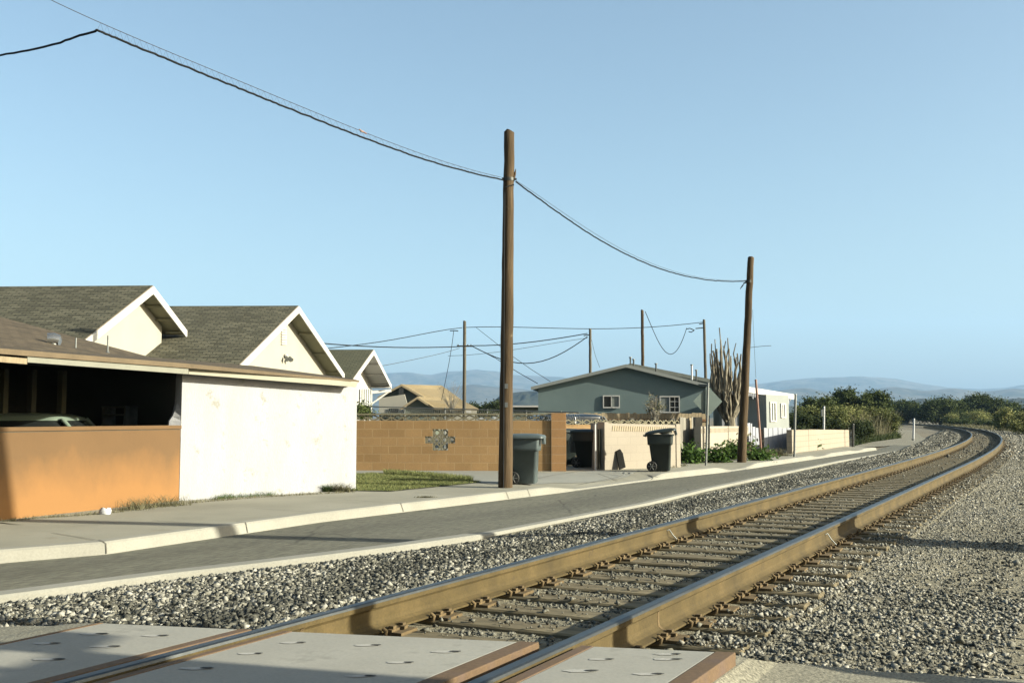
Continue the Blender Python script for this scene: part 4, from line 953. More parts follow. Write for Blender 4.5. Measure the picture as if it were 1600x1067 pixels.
tag(mk('shadow_slab', sb2, 'shadow_black', loc=V(q0.x, q0.y)), 'dark slab standing in for the dark green bin shadow on the beige wall', 'slab')  # dark shape drawn in place of the bin's shadow on the wall
# dark pierced wall further back, with wooden fence over it
pf0, pf1 = D(930, 655, 30), D(1066, 655, 33); dd = V(*(pf1-pf0).xy).normalized(); dn = V(-dd.y, dd.x)
dw = thing('block_wall', 'dim pierced block wall behind the beige wall, under the wooden fence', 'wall', V(*pf0.xy))
mb = MB(); mb.wall(pf0, pf1, -.1, 1.05, .2); mk('wall_face', mb, 'block_brown', parent=dw)
mb = MB(); n = int((V(*pf1.xy)-V(*pf0.xy)).length/.3)
for i in range(n): breeze_cell(mb, V(*pf0.xy)+dd*.3*i, dd, dn, 1.05, .3, .17, .08)
mk('pierced_course', mb, 'breeze', parent=dw)
wfA, wfB = D(850, 640, 37), D(1106, 640, 38.5)
wf = thing('wooden_fence', 'weathered tan board fence with brown rail across the foot of the green house', 'fence', V(*wfA.xy))
fd = V(*(wfB-wfA).xy).normalized(); fn = V(-fd.y, fd.x); Lf = (V(*wfB.xy)-V(*wfA.xy)).length; k = 0; x = 0
while x < Lf:
    w_ = .14; z = CAMZ+random.uniform(.12, .17); a = V(*wfA.xy)+fd*x; mb = MB(); mb.wall(a, a+fd*(w_-.01), .0, z, .02); mk('board', mb, 'wood_tan', parent=wf); x += w_*1.0 if Lf < 13 else w_
mb = MB(); a = V(*D(905, 652, 36.9).xy); mb.wall(a, V(*wfB.xy)-fn*.05, CAMZ-.17, CAMZ-.08, .04); mk('rail', mb, 'wood_brown', parent=wf)
for px_ in (988, 1052):
    q = D(px_, 660, 36.6); mb = MB(); mb.box((q.x, q.y, .62), (.14, .1, 1.32)); mk('post', mb, 'wood_grey', parent=wf)
# board gate with meter post
gt = thing('wooden_gate', 'grey weathered plank gate between the two beige walls', 'gate', V(*U(1075, 722, 0).xy))
ga, gb = U(1063.5, 722, 0), U(1086, 720, 0); n = 5
for i in range(n):
    a, b = lerp(ga, gb, i/n), lerp(ga, gb, (i+.93)/n); mb = MB(); mb.wall(V(*a.xy), V(*b.xy), .03, 1.30+random.uniform(-.03, .03), .03); mk('plank', mb, 'wood_grey' if i != 3 else 'wood_tan', parent=gt)
mp = thing('meter_post', 'narrow weathered post with small dark meter box and rusty bits', 'post', V(*U(1091, 721, 0).xy))
a = U(1091, 721, 0); mb = MB(); mb.box((a.x, a.y, .63), (.24, .12, 1.38), .3); mk('post', mb, 'wood_grey', parent=mp)
mb = MB(); mb.box((a.x+.05, a.y-.12, .72), (.11, .10, .34), .3); bevel(mk('meter_box', mb, 'metal_dark', parent=mp), .01)
mb = MB(); mb.box((a.x+.05, a.y-.10, .34), (.15, .05, .24), .3); mk('rusty_plate', mb, 'pipe_rust', parent=mp)
# second beige wall
w2L = V(*U(1096, 722, 0).xy); w2R = V(*U(1174, 704.5, 0).xy); d2 = (w2R-w2L).normalized(); n2 = V(-d2.y, d2.x)
w2 = thing('block_wall', 'beige block wall behind the leaning roadside pole with leafy plants at its foot', 'wall', w2L)
z2 = PL(1105, 665.5, w2L, w2R).z; z2b = PL(1165, 666, w2L, w2R).z
mb = MB(); mb.wall(w2L, w2R, -.1, z2, .2, z1b=z2b); mk('wall_face', mb, 'block_beige', parent=w2)
mb = MB(); nT = 44
for i in range(nT):
    a = lerp(w2L, w2R, (i+.3)/nT); z = lerp(z2, z2b, i/nT)-.2; b = a+d2*.05
    mb.prism([V(a.x, a.y, z), V(b.x, b.y, z), V(b.x, b.y, z+.14)+d2*.02, V(a.x, a.y, z+.14)+d2*.02], -n2*.012)
mk('toothed_course', mb, 'breeze_tan', parent=w2)
# white board fence
def board_fence(label, pa, pb, tops, pxs, mat='wood_white', grp=None):
    f_ = thing('board_fence', label, 'fence', V(*U(*pa, 0).xy)); A, B = U(*pa, 0), U(*pb, 0)
    for (x0, x1), yt in zip(pxs, tops):
        a = PL(x0, yt, A, B); b = PL(x1-.9, yt+random.uniform(-1, 1), A, B); mb = MB(); mb.wall(V(*a.xy), V(*b.xy), .04, a.z, .025, z1b=b.z); mk('board', mb, mat, parent=f_)
    mb = MB(); q0, q1 = V(*A.xy), V(*B.xy); t = (q1-q0).normalized(); nn = V(-t.y, t.x); mb.wall(q0+nn*.03, q1+nn*.03, .4, .48, .05); mk('rail', mb, 'wood_grey', parent=f_)
    return f_
board_fence('left panel of white painted boards, between the leaning pole and the rusty pipe', (1168, 705.5), (1187, 704.5), (661, 662, 667, 668), ((1168, 1173), (1173, 1176), (1176, 1181), (1181, 1187)))
board_fence('right panel of white painted boards in front of the grey annex', (1194, 707.5), (1231, 706), (668, 669, 668, 668, 669, 668), ((1194, 1201), (1201, 1208), (1208, 1216), (1216, 1222.5), (1222.5, 1230), (1230, 1236.5)))
board_fence('narrow dark plank gate between the two white board panels', (1188, 705.5), (1194, 706.5), (671,), ((1187.5, 1194),), mat='bark')
# corner wall with wire mesh above
c0 = V(*U(1238, 708, 0).xy); c1 = V(*U(1264, 705, 0).xy); c2 = V(*U(1327, 696.5, 0).xy); 
cw = thing('block_wall', 'pale beige block wall on the bend of the street, farthest along it', 'wall', c1)
zc_ = PL(1300, 672, c1, c2).z
M['block_far'] = bricks('block_far', (.52, .455, .36), (.50, .435, .345), (.40, .35, .27), .41, .205, .016, 0., .05, .2, .004, .05, .5)
mb = MB(); mb.wall(c0, c1, -.1, PL(1250, 671, c0, c1).z, .2, z1b=PL(1264, 671, c0, c1).z); mb.wall(c1+V(.01, .01), c2, -.1, PL(1266, 670.5, c1, c2).z, .2, z1b=PL(1327, 671.5, c1, c2).z); mk('wall_face', mb, 'block_far', parent=cw)
# chain link top fence in front of the far houses
cf_ = thing('wire_fence', 'thin wire fence with pale rail just above the brown block wall', 'fence', V(*D(700, 640, 31).xy))
a, b = D(556, 634.5, 33), D(905, 644.5, 29); mb = MB(); mb.tube([a, b], .018, 6); mk('top_rail', mb, 'metal', parent=cf_)
for px_ in (575, 640, 706, 772, 830, 880):
    t = (px_-556)/(905-556); q = lerp(a, b, t); mb = MB(); mb.tube([V(q.x, q.y, -.1), q+V(0, 0, .03)], .022, 6); mk('post', mb, 'metal', parent=cf_)
mb = MB()
for i in range(110):
    q = lerp(a, b, (i+.5)/110); mb.tube([q, q+V(.12, 0, -.35)], .002, 3, cap=False); mb.tube([q, q+V(-.12, 0, -.35)], .002, 3, cap=False)
mk('mesh', mb, 'metal', parent=cf_)

# ------------------------------------------------------------------ wheelie bins
def make_bin(label, mat, lid_tilt=0., H_=1.0, group='wheelie bins by the street'):
    root = thing('wheelie_bin', label, 'bin', (0, 0, 0), group)
    rr_ = lambda z, a, b, c=0., r=.05: rrect(c, 0, z, a, b, r)
    mb = MB(); mb.loft([rr_(.02, .20, .21, .03), rr_(.05, .215, .225, .03), rr_(.66, .262, .275, .0), rr_(.665, .30, .30, 0), rr_(.72, .305, .305, 0), rr_(.90, .315, .315, 0)]); mk('body', mb, mat, parent=root, local=True)
    mb = MB(); mb.loft([rr_(.895, .335, .335, 0), rr_(.93, .34, .34, 0)], smooth=False); mk('rim', mb, mat, parent=root, local=True)
    hinge = V(-.33, 0, .93); lt = MB(); ca, sa = math.cos(lid_tilt), math.sin(lid_tilt)
    def L3(p): q = p-hinge; return V(hinge.x+q.x*ca-q.z*sa, q.y, hinge.z+q.x*sa+q.z*ca)
    lt.loft([[L3(p) for p in rr_(z, a, b, c, .07)] for z, a, b, c in ((.915, .385, .365, .02), (.945, .385, .365, .02), (.975, .36, .34, .02), (1.0, .25, .24, .0), (1.008, .1, .1, 0))]); mk('lid', lt, mat, parent=root, local=True)
    hd_ = MB(); hd_.tube([(-.33, -.24, .88), (-.40, -.24, .90), (-.41, 0, .905), (-.40, .24, .90), (-.33, .24, .88)], .018, 8); mk('handle', hd_, mat, parent=root, local=True)
    lp = MB(); lp.hexa([L3(v) for v in (V(.36, -.13, .80), V(.42, -.11, .80), V(.42, .11, .80), V(.36, .13, .80), V(.36, -.16, .93), V(.41, -.16, .93), V(.41, .16, .93), V(.36, .16, .93))]); mk('lid_flap', lp, mat, parent=root, local=True)
    mb = MB(); mb.tube([(-.20, -.30, .13), (-.20, .30, .13)], .012, 8); mk('axle', mb, 'metal', parent=root, local=True)
    for sy in (-1, 1):
        w_ = MB(); w_.tube([(-.20, sy*.24, .13), (-.20, sy*.245, .13), (-.20, sy*.295, .13), (-.20, sy*.30, .13)], [.11, .13, .13, .11], 22, cap=True); wh = mk('wheel', w_, 'rubber', parent=root, local=True)
        w_ = MB(); w_.tube([(-.20, sy*.298, .13), (-.20, sy*.308, .13)], .03, 12)
        for k in range(6):
            a = k*math.pi/3; w_.tube([(-.20, sy*.304, .13), (-.20+math.cos(a)*.095, sy*.304, .13+math.sin(a)*.095)], .008, 5)
        mk('hub', w_, 'hub', parent=wh, local=True)
    return root
p = on_pave(820, 757.5, 0); b1_ = make_bin('grey green wheelie bin with closed lid standing right behind the tall pole', 'bin_grey'); b1_.location = (p.x, p.y+.32, p.z); b1_.rotation_euler = (0, 0, R(-8))
p = on_pave(1035, 737, 0); b2_ = make_bin('dark green wheelie bin with lid propped open by rubbish before the beige wall', 'bin_green', R(9)); b2_.location = (p.x, p.y+.3, p.z); b2_.rotation_euler = (0, 0, R(-12)); b2_.scale = (.96, .96, .96)
bgm = MB()
q = V(p.x+.1, p.y+.17, p.z+.93); bgm.loft([[q+V(math.cos(a)*r_*1.5, math.sin(a)*r_, z) for a in [i*math.pi/5 for i in range(10)]] for r_, z in ((.06, -.03), (.12, .0), (.11, .04), (.04, .07))]); tag(mk('rubbish_bag', bgm, 'straw_bag' if 'straw_bag' in M else 'curtain', loc=q), 'pale rubbish bag peeking out under the open lid of the dark green bin', 'bag')
p = U(917, 731, 0); b3_ = make_bin('nearly black wheelie bin in the shaded gap between the walls', 'bin_green', group='wheelie bins by the street'); b3_.location = (p.x, p.y+.4, 0); b3_.rotation_euler = (0, 0, R(-15))
p = U(893, 730, 0); b4_ = copy_tree(b3_, loc=(p.x-.1, p.y+.95, 0), rz=R(-160), label='black wheelie bin half hidden by the orange brown pillar, deepest in the gap')
# enclosure: back wall and clothes
p = U(905, 727, 0)
ew = thing('enclosure_wall', 'shaded tan block wall closing the back of the bin gap', 'wall', V(p.x, p.y+2.0))
mb = MB(); a = V(*U(880, 728, 0).xy)+V(.1, 1.9); b = a+V(2.6, 1.0); mb.wall(a, b, -.1, 1.10, .15); mk('wall_face', mb, 'block_brown', parent=ew)
mb = MB(); n = 9
for i in range(n): breeze_cell(mb, a+(b-a).normalized()*.3*i, (b-a).normalized(), V(-(b-a).y, (b-a).x).normalized(), 1.10, .3, .14, .08)
mk('pierced_course', mb, 'breeze', parent=ew)
gp = thing('fence_post', 'thin pale metal post standing at the right edge of the bin gap', 'post', V(*U(930, 734.5, 0).xy))
a = U(930, 734.5, 0); zt_ = PL(931, 663, a, a+V(1, 0)).z; mb = MB(); mb.tube([a, V(a.x, a.y, zt_)], .028, 8); mk('post', mb, 'sign_white', parent=gp)
mb = MB(); mb.tube([V(a.x, a.y, zt_), V(a.x, a.y, zt_+.03)], .036, 8); mk('cap', mb, 'metal', parent=gp)
dk = thing('gate_panel', 'open dark gate leaf in shade beside the thin pale post', 'gate', V(*a.xy)+V(.1, .2))
mb = MB(); c_ = V(*a.xy)+V(.12, .12); mb.wall(c_, c_+V(.35, 1.2), .03, zt_-.12, .05); mk('leaf', mb, 'interior', parent=dk)
cl = MB(); p = U(896, 730, 0)
for k in range(3):
    x0 = p.x-.02+k*.09; rings = []
    for j in range(9):
        z = .98-j*.075; ww = .035+.012*j*(1-.06*j); rings.append([V(x0+math.cos(t)*ww+.02*math.sin(j+k), p.y+.35+math.sin(t)*.03, z) for t in [i*math.pi/5 for i in range(10)]])
    cl.loft(rings)
tag(mk('hanging_clothes', cl, 'cloth', loc=V(p.x, p.y+.35, 0)), 'bundle of grey cloth hanging just inside the gap by the pillar', 'clothes')

# ------------------------------------------------------------------ poles and wires
def wood_pole(name, label, base, top, r0, r1, mat='pole', group=None, arms=(), parts=True):
    root = thing(name, label, 'utility pole', base, group); mb = MB(); n = 24; pts = []; rads = []
    for i in range(n+1):
        t = i/n; q = lerp(base, top, t); pts.append(q+V(random.gauss(0, .004), random.gauss(0, .004))); rads.append(lerp(r0, r1, t)*random.uniform(.985, 1.015))
    pts[0] = base+V(0, 0, -.15); pts.append(top+V(.01, 0, .03)); rads.append(r1*.72); mb.tube(pts, rads, 16); mk('shaft', mb, mat, parent=root); return root
P1b = U(789.5, 761.5, 0); P1b.z = 0; P1t = PL(796, 207, P1b, P1b+V(1, 0))
pole1 = wood_pole('utility_pole', 'tallest brown timber pole at the kerb, in front of the grey green bin', P1b, P1t, .135, .098, group='timber utility poles')
P2b = U(1158.5, 722, 0); P2b.z = 0; P2t = PL(1173, 403, P2b, P2b+V(1, 0))
pole2 = wood_pole('utility_pole', 'leaning brown timber pole at the kerb by the beige wall', P2b, P2t, .135, .095, group='timber utility poles')
# straps, bracket, splinter on pole 1
at1 = PL(795, 281, P1b, P1b+V(1, 0)); mb = MB(); mb.tube([at1+V(0, 0, -.03), at1+V(0, 0, .03)], .112, 16); mb.tube([at1+V(-.13, -.05, .01), at1+V(.15, -.04, -.0)], .02, 6); mk('clamp', mb, 'metal_dark', parent=pole1)
mb = MB(); mb.tube([at1+V(.09, -.02, .03), at1+V(.115, -.02, .1), at1+V(.135, -.02, .21)], [.035, .025, .004], 6, smooth=False); mk('splinter', mb, 'pole', parent=pole1)
mb = MB(); mb.tube([at1+V(-.06, -.1, -.17), at1+V(.10, -.1, -.12)], .012, 6); mk('bolt', mb, 'metal_dark', parent=pole1)
for k, z in enumerate((1.55, 1.9)):
    mb = MB(); mb.box((P1b.x+.02, P1b.y-.132, z), (.06, .006, .09)); mk('tag_plate', mb, 'metal', parent=pole1)
mb = MB(); mb.tube([(P1b.x-.03, P1b.y-.138, .0), (P1b.x-.028, P1b.y-.132, 2.0), (P1b.x-.02, P1b.y-.118, 4.2), (P1b.x-.01, P1b.y-.108, 5.6)], .006, 5); mk('ground_wire', mb, 'wire_thin', parent=pole1)
at2 = PL(1170, 440, P2b, P2b+V(1, 0)); mb = MB(); mb.tube([at2+V(0, 0, -.04), at2+V(0, 0, .04)], .108, 16); mb.tube([at2+V(-.16, 0, -.05), at2+V(.12, 0, .02)], .02, 6); mk('clamp', mb, 'metal_dark', parent=pole2)
def cable(name, pts, r_, mat, label, group=None, sub=True, cat='cable', wob=0.):
    P_ = []
    for a, b in zip(pts[:-1], pts[1:]): P_ += [lerp(a, b, i/4) for i in range(4)]
    P_.append(pts[-1]); P_ = [p+V(0, 0, random.gauss(0, wob)) for p in P_]; mb = MB(); mb.tube(P_, r_, 5); o = mk(name, mb, mat, loc=pts[0]); return tag(o, label, cat, group)
RD = V(-.545, -.838)                                    # along the street towards the camera
def along(px_, py_): return PL(px_, py_, P1b, P1b+RD)
def smooth_px(pts, n=24):
    xs = [p[0] for p in pts]; ys = [p[1] for p in pts]; c = np.polyfit(xs, ys, min(4, len(xs)-1)); X_ = np.linspace(xs[0], xs[-1], n); return [(x, float(np.polyval(c, x))) for x in X_]
mes = smooth_px([(790, 279), (700, 254), (570, 208), (430, 150), (300, 96), (155, 36), (80, 0), (20, -30)], 34)
thk = smooth_px([(790, 282), (700, 260), (570, 217), (430, 161), (300, 108), (200, 69), (151, 47)], 34)
m3 = [along(x, y) for x, y in mes]; t3 = [along(x, y) for x, y in thk]
cable('messenger_wire', m3, .0045, 'wire_thin', 'thin steel wire above the thick black cable running up left from the tallest pole', 'overhead wires')
e1 = D(95, 67.5, 12.4); e2 = D(45, 79, 13.2); e3 = D(0, 87, 14.0); e4 = D(-160, 105, 17)
cable('telephone_cable', t3+[t3[-1]+V(-.04, .05, .0)]+[D(125, 55.5, 11.9), e1, e2, e3, e4], .015, 'wire', 'thick black cable rising left from the tallest pole, then bending down at the edge', 'overhead wires', wob=.003)
n = 62; lp2 = []; f_ = lambda L_, x_: float(np.interp(x_, [p[0] for p in reversed(L_)], [p[1] for p in reversed(L_)]))
for i in range(n):
    x = 785-(i+.5)/n*(785-152); lp2 += [along(x, f_(mes, x)), along(x-5, f_(thk, x-5))]
lm = MB(); lm.tube(lp2, .0020, 3, cap=False)
tag(mk('lashing_wire', lm, 'wire_thin', loc=m3[0]), 'fine lashing thread zigzagging between the thin wire and the thick black cable', 'wire')
q = along(567, 206); mb = MB(); mb.tube([q+V(-.05, -.05, .02), q+V(.05, .05, -.02)], .012, 8); mb.tube([q+V(-.03, -.03, 0), q+V(-.0, -.0, .0)], .018, 8); tag(mk('wire_clamp', mb, 'pipe_rust', loc=q), 'small rusty clamp on the thin wire, midway up left of the tallest pole', 'clamp')
def between(px_, py_): return PL(px_, py_, P1b, P2b)
sg = smooth_px([(806, 284), (850, 317), (900, 351), (950, 382), (1000, 408), (1050, 426), (1100, 436), (1135, 440), (1168, 439)], 30)
sg2 = smooth_px([(806, 282), (850, 312), (900, 346), (950, 377), (1000, 404), (1050, 423.5), (1100, 434), (1135, 438), (1168, 438)], 30)
s3 = [between(x, y) for x, y in sg]; s4 = [between(x, y) for x, y in sg2]
cable('telephone_cable', s3, .015, 'wire', 'thick black cable sagging between the tallest pole and the leaning pole', 'overhead wires', wob=.003)
cable('messenger_wire', s4, .004, 'wire_thin', 'thin wire just above the cable sagging between the two roadside poles', 'overhead wires')
mb = MB(); mb.tube([at2+V(-.1, 0, -.02), at2+V(-.2, 0, -.12), at2+V(-.26, 0, -.22), at2+V(-.16, 0, -.1)], .01, 5); mk('cable_loop', mb, 'wire', parent=pole2)
# farther poles
def far_pole(label, pxb, pyt, depth, r_=.12, lean=0, mat='pole_grey'):
    t = D(pxb, pyt, depth); b = V(t.x+lean, t.y, -.1); return wood_pole('utility_pole', label, b, t, r_, r_*.8, mat, 'timber utility poles')
fp1 = far_pole('grey timber pole with a small crossarm behind the far tan roofed house', 726, 502, 62)
ca = D(726, 541, 61.8); mb = MB(); mb.box((ca.x, ca.y-.12, ca.z), (.95, .08, .09)); mk('crossarm', mb, 'metal_dark', parent=fp1)
for dx in (-.4, .2, .4):
    mb = MB(); mb.tube([(ca.x+dx, ca.y-.12, ca.z), (ca.x+dx, ca.y-.12, ca.z+.11)], .035, 6); mk('insulator', mb, 'metal_dark', parent=fp1)
fp2 = far_pole('short dark timber pole rising behind the left slope of the sage green roof', 922, 514, 62, .10)
fp3 = far_pole('bare brown timber pole rising behind the peak of the sage green roof', 1003.5, 485, 66, .12, mat='pole')
fp4 = far_pole('grey timber pole between the green roof and the bare stemmed tree', 1100, 500, 66, .11, lean=.1)
for fp, dx, y in ((fp2, -.25, 523), (fp4, -.2, 505), (fp4, -.35, 512)):
    c = D(fp.location.x/62*0+(922 if fp is fp2 else 1100), y, 62 if fp is fp2 else 66); mb = MB(); mb.tube([c, c+V(dx*1.6, 0, -.06)], .035, 5); mk('bracket', mb, 'metal_dark', parent=fp)
def spx(pts, depth, r_, label, mat='wire', d2=None):
    d2 = d2 or depth; n = len(pts)
    P_ = [D(x, y, lerp(depth, d2, i/(n-1))) for i, (x, y) in enumerate(pts)]; return cable('overhead_wire', P_, r_, mat, label, 'overhead wires', cat='wire')
spx(smooth_px([(722, 512), (660, 522), (600, 533), (540, 541), (480, 549)], 12), 62, .022, 'upper wire running left from the far pole with the crossarm', d2=50)
spx(smooth_px([(718, 541.5), (650, 543), (580, 541.5), (510, 537), (440, 531)], 12), 62, .03, 'level dark wire running left from the crossarm of the far pole', d2=50)
spx(smooth_px([(718, 544), (690, 552), (650, 561), (600, 571), (560, 576)], 12), 62, .014, 'faint lower wire running left from the crossarm towards the white house', 'wire_thin', d2=50)
spx([(703, 517), (709, 516.5), (716, 517)], 62, .03, 'stub of wire hanging left of the far pole near its top')
spx([(709, 517), (706, 540), (701, 570), (695, 600), (690, 625)], 62, .018, 'thin drop wire slanting down left of the far pole to the tan roof')
spx(smooth_px([(728, 513), (743, 509), (800, 511.5), (870, 513.5), (930, 513.2), (1000, 511.5), (1060, 508.5), (1098, 503)], 16), 62, .022, 'topmost wire crossing the sky from the crossarm pole to the pole by the bare tree', d2=66)
spx(smooth_px([(738, 540), (800, 537.5), (860, 530.5), (918, 521)], 10), 62, .03, 'upper wire from the crossarm to the short dark pole')
spx(smooth_px([(738, 541), (770, 556), (800, 566), (830, 567), (860, 560), (890, 545), (918, 526)], 16), 62, .03, 'deeply sagging wire from the crossarm to the short dark pole')
spx(smooth_px([(700, 556), (760, 552), (830, 542), (918, 528)], 10), 63, .014, 'faint middle wire running to the short dark pole', 'wire_thin')
spx([(743, 511), (770, 532), (800, 556), (830, 577), (860, 596)], 62, .014, 'thin wire slanting down right from the crossarm pole top to the green roof', 'wire_thin', d2=50)
spx([(738, 541), (775, 560), (810, 582), (840, 599)], 62, .018, 'wire slanting down right from the crossarm to the green roof', d2=48)
spx([(924, 530), (930, 555), (937, 574)], 62, .012, 'thin guy wire beside the short dark pole', 'wire_thin')
spx(smooth_px([(1008, 489), (1011, 490), (1020, 516), (1030, 537), (1040, 549), (1048, 553), (1056, 549), (1066, 533), (1073, 512)], 22), 66, .022, 'deep hanging loop of slack cable between the brown pole and the grey pole')
spx([(1073, 514), (1078, 513), (1085, 516), (1080, 519), (1076, 518)], 66, .03, 'tangled splice at the end of the hanging loop of cable')
spx(smooth_px([(1172, 543), (1190, 541), (1205, 540)], 6), 31, .008, 'short stub of wire on the right of the leaning pole', 'wire_thin')
spx([(1176, 484), (1178, 530), (1181, 590)], 31, .005, 'fine drop wire falling from the leaning pole to the rusty pipe', 'wire_thin')
# signs and thin posts
sp = thing('road_sign', 'grey back of a diamond road sign on a thin post by the green house', 'road sign', V(*U(1103, 727, 0).xy))
a = U(1103, 727, 0); tp = PL(1106.5, 598, a, a+V(1, 0)); mb = MB(); mb.tube([a, tp], .032, 8); mk('post', mb, 'metal', parent=sp)
c = PL(1106.5, 627, a, a+V(1, 0)); dz = V(0, .06); ang = R(12); ux_ = V(math.cos(ang), math.sin(ang)); r_ = .43
mb = MB(); mb.prism([c+dz+ux_*r_, c+dz+V(0, 0, r_), c+dz-ux_*r_, c+dz+V(0, 0, -r_)], V(-math.sin(ang), math.cos(ang))*.012); mk('sign_plate', mb, 'sign_back', parent=sp)
a = U(1107.5, 721, 0); pp = thing('fence_post', 'dark thin pipe rising beside the road sign post', 'post', V(*a.xy)); mb = MB(); mb.tube([V(*a.xy), PL(1108, 664, a, a+V(1, 0))], .028, 6); mk('pipe', mb, 'metal_dark', parent=pp)
mb = MB(); q = PL(1108, 664, a, a+V(1, 0)); mb.tube([q, q+V(0, 0, .03)], .036, 6); mk('cap', mb, 'metal', parent=pp)
def thin_pole(name, label, xb, yb, xt, yt, r_, mat, depth=None, cat='post'):
    b = U(xb, yb, 0) if depth is None else D(xb, yb, depth)
    t = PL(xt, yt, b, b+V(1, 0)); root = thing(name, label, cat, b); mb = MB(); mb.tube([b+V(0, 0, -.05), t], r_, 8); mk('post', mb, mat, parent=root)
    mb = MB(); mb.tube([t, t+V(0, 0, r_*.8)], [r_*1.15, r_*.9], 8); mk('cap', mb, mat, parent=root); return root, b, t
thin_pole('leaning_pipe', 'tall leaning rusty pink pipe between the white board fences', 1190, 713, 1181, 594, .04, 'pipe_rust')
thin_pole('street_post', 'thin grey steel post at the kerb in front of the corner wall', 1241, 713.5, 1243, 617, .04, 'metal')
_, b_, t_ = thin_pole('meter_pole', 'slim pale pole with a small box behind the corner wall', 1287, 690, 1287.5, 636, .05, 'plastic_white', depth=48)
mb = MB(); mb.box((t_.x-.08, t_.y, t_.z-.28), (.12, .12, .34)); mk('box', mb, 'metal', parent=_)
thin_pole('fence_post', 'short black post just past the end of the corner wall', 1333, 697.5, 1333, 663, .05, 'metal_dark')
wp_, b_, t_ = thin_pole('marker_post', 'white marker post between the end of the street and the track', 1427, 687, 1428, 655, .06, 'plastic_white')
mb = MB()
for dz_ in (.05,): mb.tube([V(b_.x, b_.y, 0), V(b_.x, b_.y, .06)], .1, 8)
mk('footing', mb, 'concrete_grey', parent=wp_)

# ------------------------------------------------------------------ vegetation
def leaf_cloud(lobes, n, size, seed, shell=.55, flat=1.0):
    """lobes: (cx,cy,cz,rx,ry,rz); returns quad leaves"""
    r_ = np.random.default_rng(seed); vol = np.array([l[3]*l[4]*l[5] for l in lobes])**.67; vol /= vol.sum(); li = r_.choice(len(lobes), n, p=vol); L_ = np.array(lobes)[li]
    d = r_.normal(0, 1, (n, 3)); d /= np.linalg.norm(d, axis=1)[:, None]; rad = (shell+(1-shell)*r_.random(n))*(1+.10*np.sin(d[:, 0]*7+li)+.10*np.sin(d[:, 2]*9+li*2))
    c = L_[:, :3]+d*L_[:, 3:]*rad[:, None]
    # clump the leaves
    k = max(8, n//14); cc = c[r_.choice(n, k)]; ci = r_.integers(0, k, n); cl = r_.random(k)
    m_ = r_.random(n) < .6; c = np.where(m_[:, None], cc[ci]+r_.normal(0, size*2.2, (n, 3)), c)
    a = r_.normal(0, 1, (n, 3)); a[:, 2] *= .6; a /= np.linalg.norm(a, axis=1)[:, None]; b = np.cross(a, r_.normal(0, 1, (n, 3))); b /= np.linalg.norm(b, axis=1)[:, None]
    s_ = size*r_.uniform(.5, 1.4, n)[:, None]
    v = np.stack([c-a*s_, c+b*s_*.45, c+a*s_, c-b*s_*.45], 1).reshape(-1, 3)
    t = np.clip(.5+.32*(cl[ci]-.5)*m_*2+r_.normal(0, .17, n), 0, 1)
    return v, np.arange(n*4).reshape(n, 4), np.repeat(t, 4)
def bush(name, label, cat, lobes, n, size, mat, seed, group=None, trunk=True, base=None):
    L_ = np.array(lobes); cx, cy = L_[:, 0].mean(), L_[:, 1].mean(); bz = 0.
    root = thing(name, label, cat, V(cx, cy, bz), group)
    v, f, t = leaf_cloud(lobes, n, size, seed); v[:, 2] = np.maximum(v[:, 2], -.1+.05*(np.arange(len(v)) % 3)); np_mesh('crown', v, f, mat, t, parent=root)
    if trunk:
        mb = MB()
        for l in lobes[:7]:
            st = V(cx+random.uniform(-.2, .2), cy+random.uniform(-.2, .2), -.1); e = V(*l[:3]); mid = lerp(st, e, .5)+V(random.uniform(-.1, .1), 0, .1); mb.tube([st, mid, e], [max(.02, .05*L_[:, 5].max()), .03*L_[:, 5].max(), .012*L_[:, 5].max()], 6)
        mk('trunk', mb, 'bark', parent=root)
    return root
def px_lobe(px_, py_, wpx, hpx, depth, thick=None):
    c = D(px_, py_, depth); k = depth/FPX; return (c.x, c.y, c.z, wpx*k, (thick or wpx*k), hpx*k)
TRB = 'bushy trees at the end of the street'
def tree_px(label, depth, blobs, n, size, mat, seed, group=TRB, name='bushy_tree', cat='tree'):
    lobes = []
    r_ = random.Random(seed)
    for (x, y, w_, h) in blobs:
        lobes.append(px_lobe(x, y, w_*.8, h*.8, depth+r_.uniform(-1.5, 1.5)))
        for _ in range(7):
            a = r_.uniform(0, 6.28); q = r_.uniform(.45, .95); lobes.append(px_lobe(x+math.cos(a)*w_*q, y-math.sin(a)*h*q, w_*r_.uniform(.2, .42), h*r_.uniform(.2, .42), depth+r_.uniform(-2, 2)))
    return bush(name, label, cat, lobes, int(n*2.2), size*.68, mat, seed, group)
tree_px('dark green spreading tree just right of the street end, leftmost in the row', 86, [(1282, 640, 34, 18), (1262, 652, 20, 20)], 9000, .16, 'leaf_dark', 21)
tree_px('tall dark green tree, highest crown of the row behind the pale wall', 92, [(1320, 628, 24, 17), (1308, 645, 26, 22)], 9000, .16, 'leaf_dark', 22)
tree_px('rounded dark green tree right of the highest crown, before the distant hills', 90, [(1366, 627, 24, 17), (1370, 648, 30, 22)], 9000, .16, 'leaf_dark', 23)
tree_px('low dark green tree filling the dip above the track bend', 195, [(1412, 638, 24, 13), (1402, 648, 26, 11), (1436, 646, 16, 11)], 11000, .27, 'leaf_dark', 24)
tree_px('broad dark tree behind the track bend, left half of the right hand clump', 190, [(1472, 637, 32, 18), (1450, 647, 22, 13), (1480, 650, 34, 11)], 15000, .27, 'leaf_dark', 25)
tree_px('broad dark tree behind the track bend, right half of the right hand clump', 195, [(1528, 632, 36, 18), (1556, 642, 36, 15), (1510, 646, 34, 13)], 17000, .27, 'leaf_dark', 26)
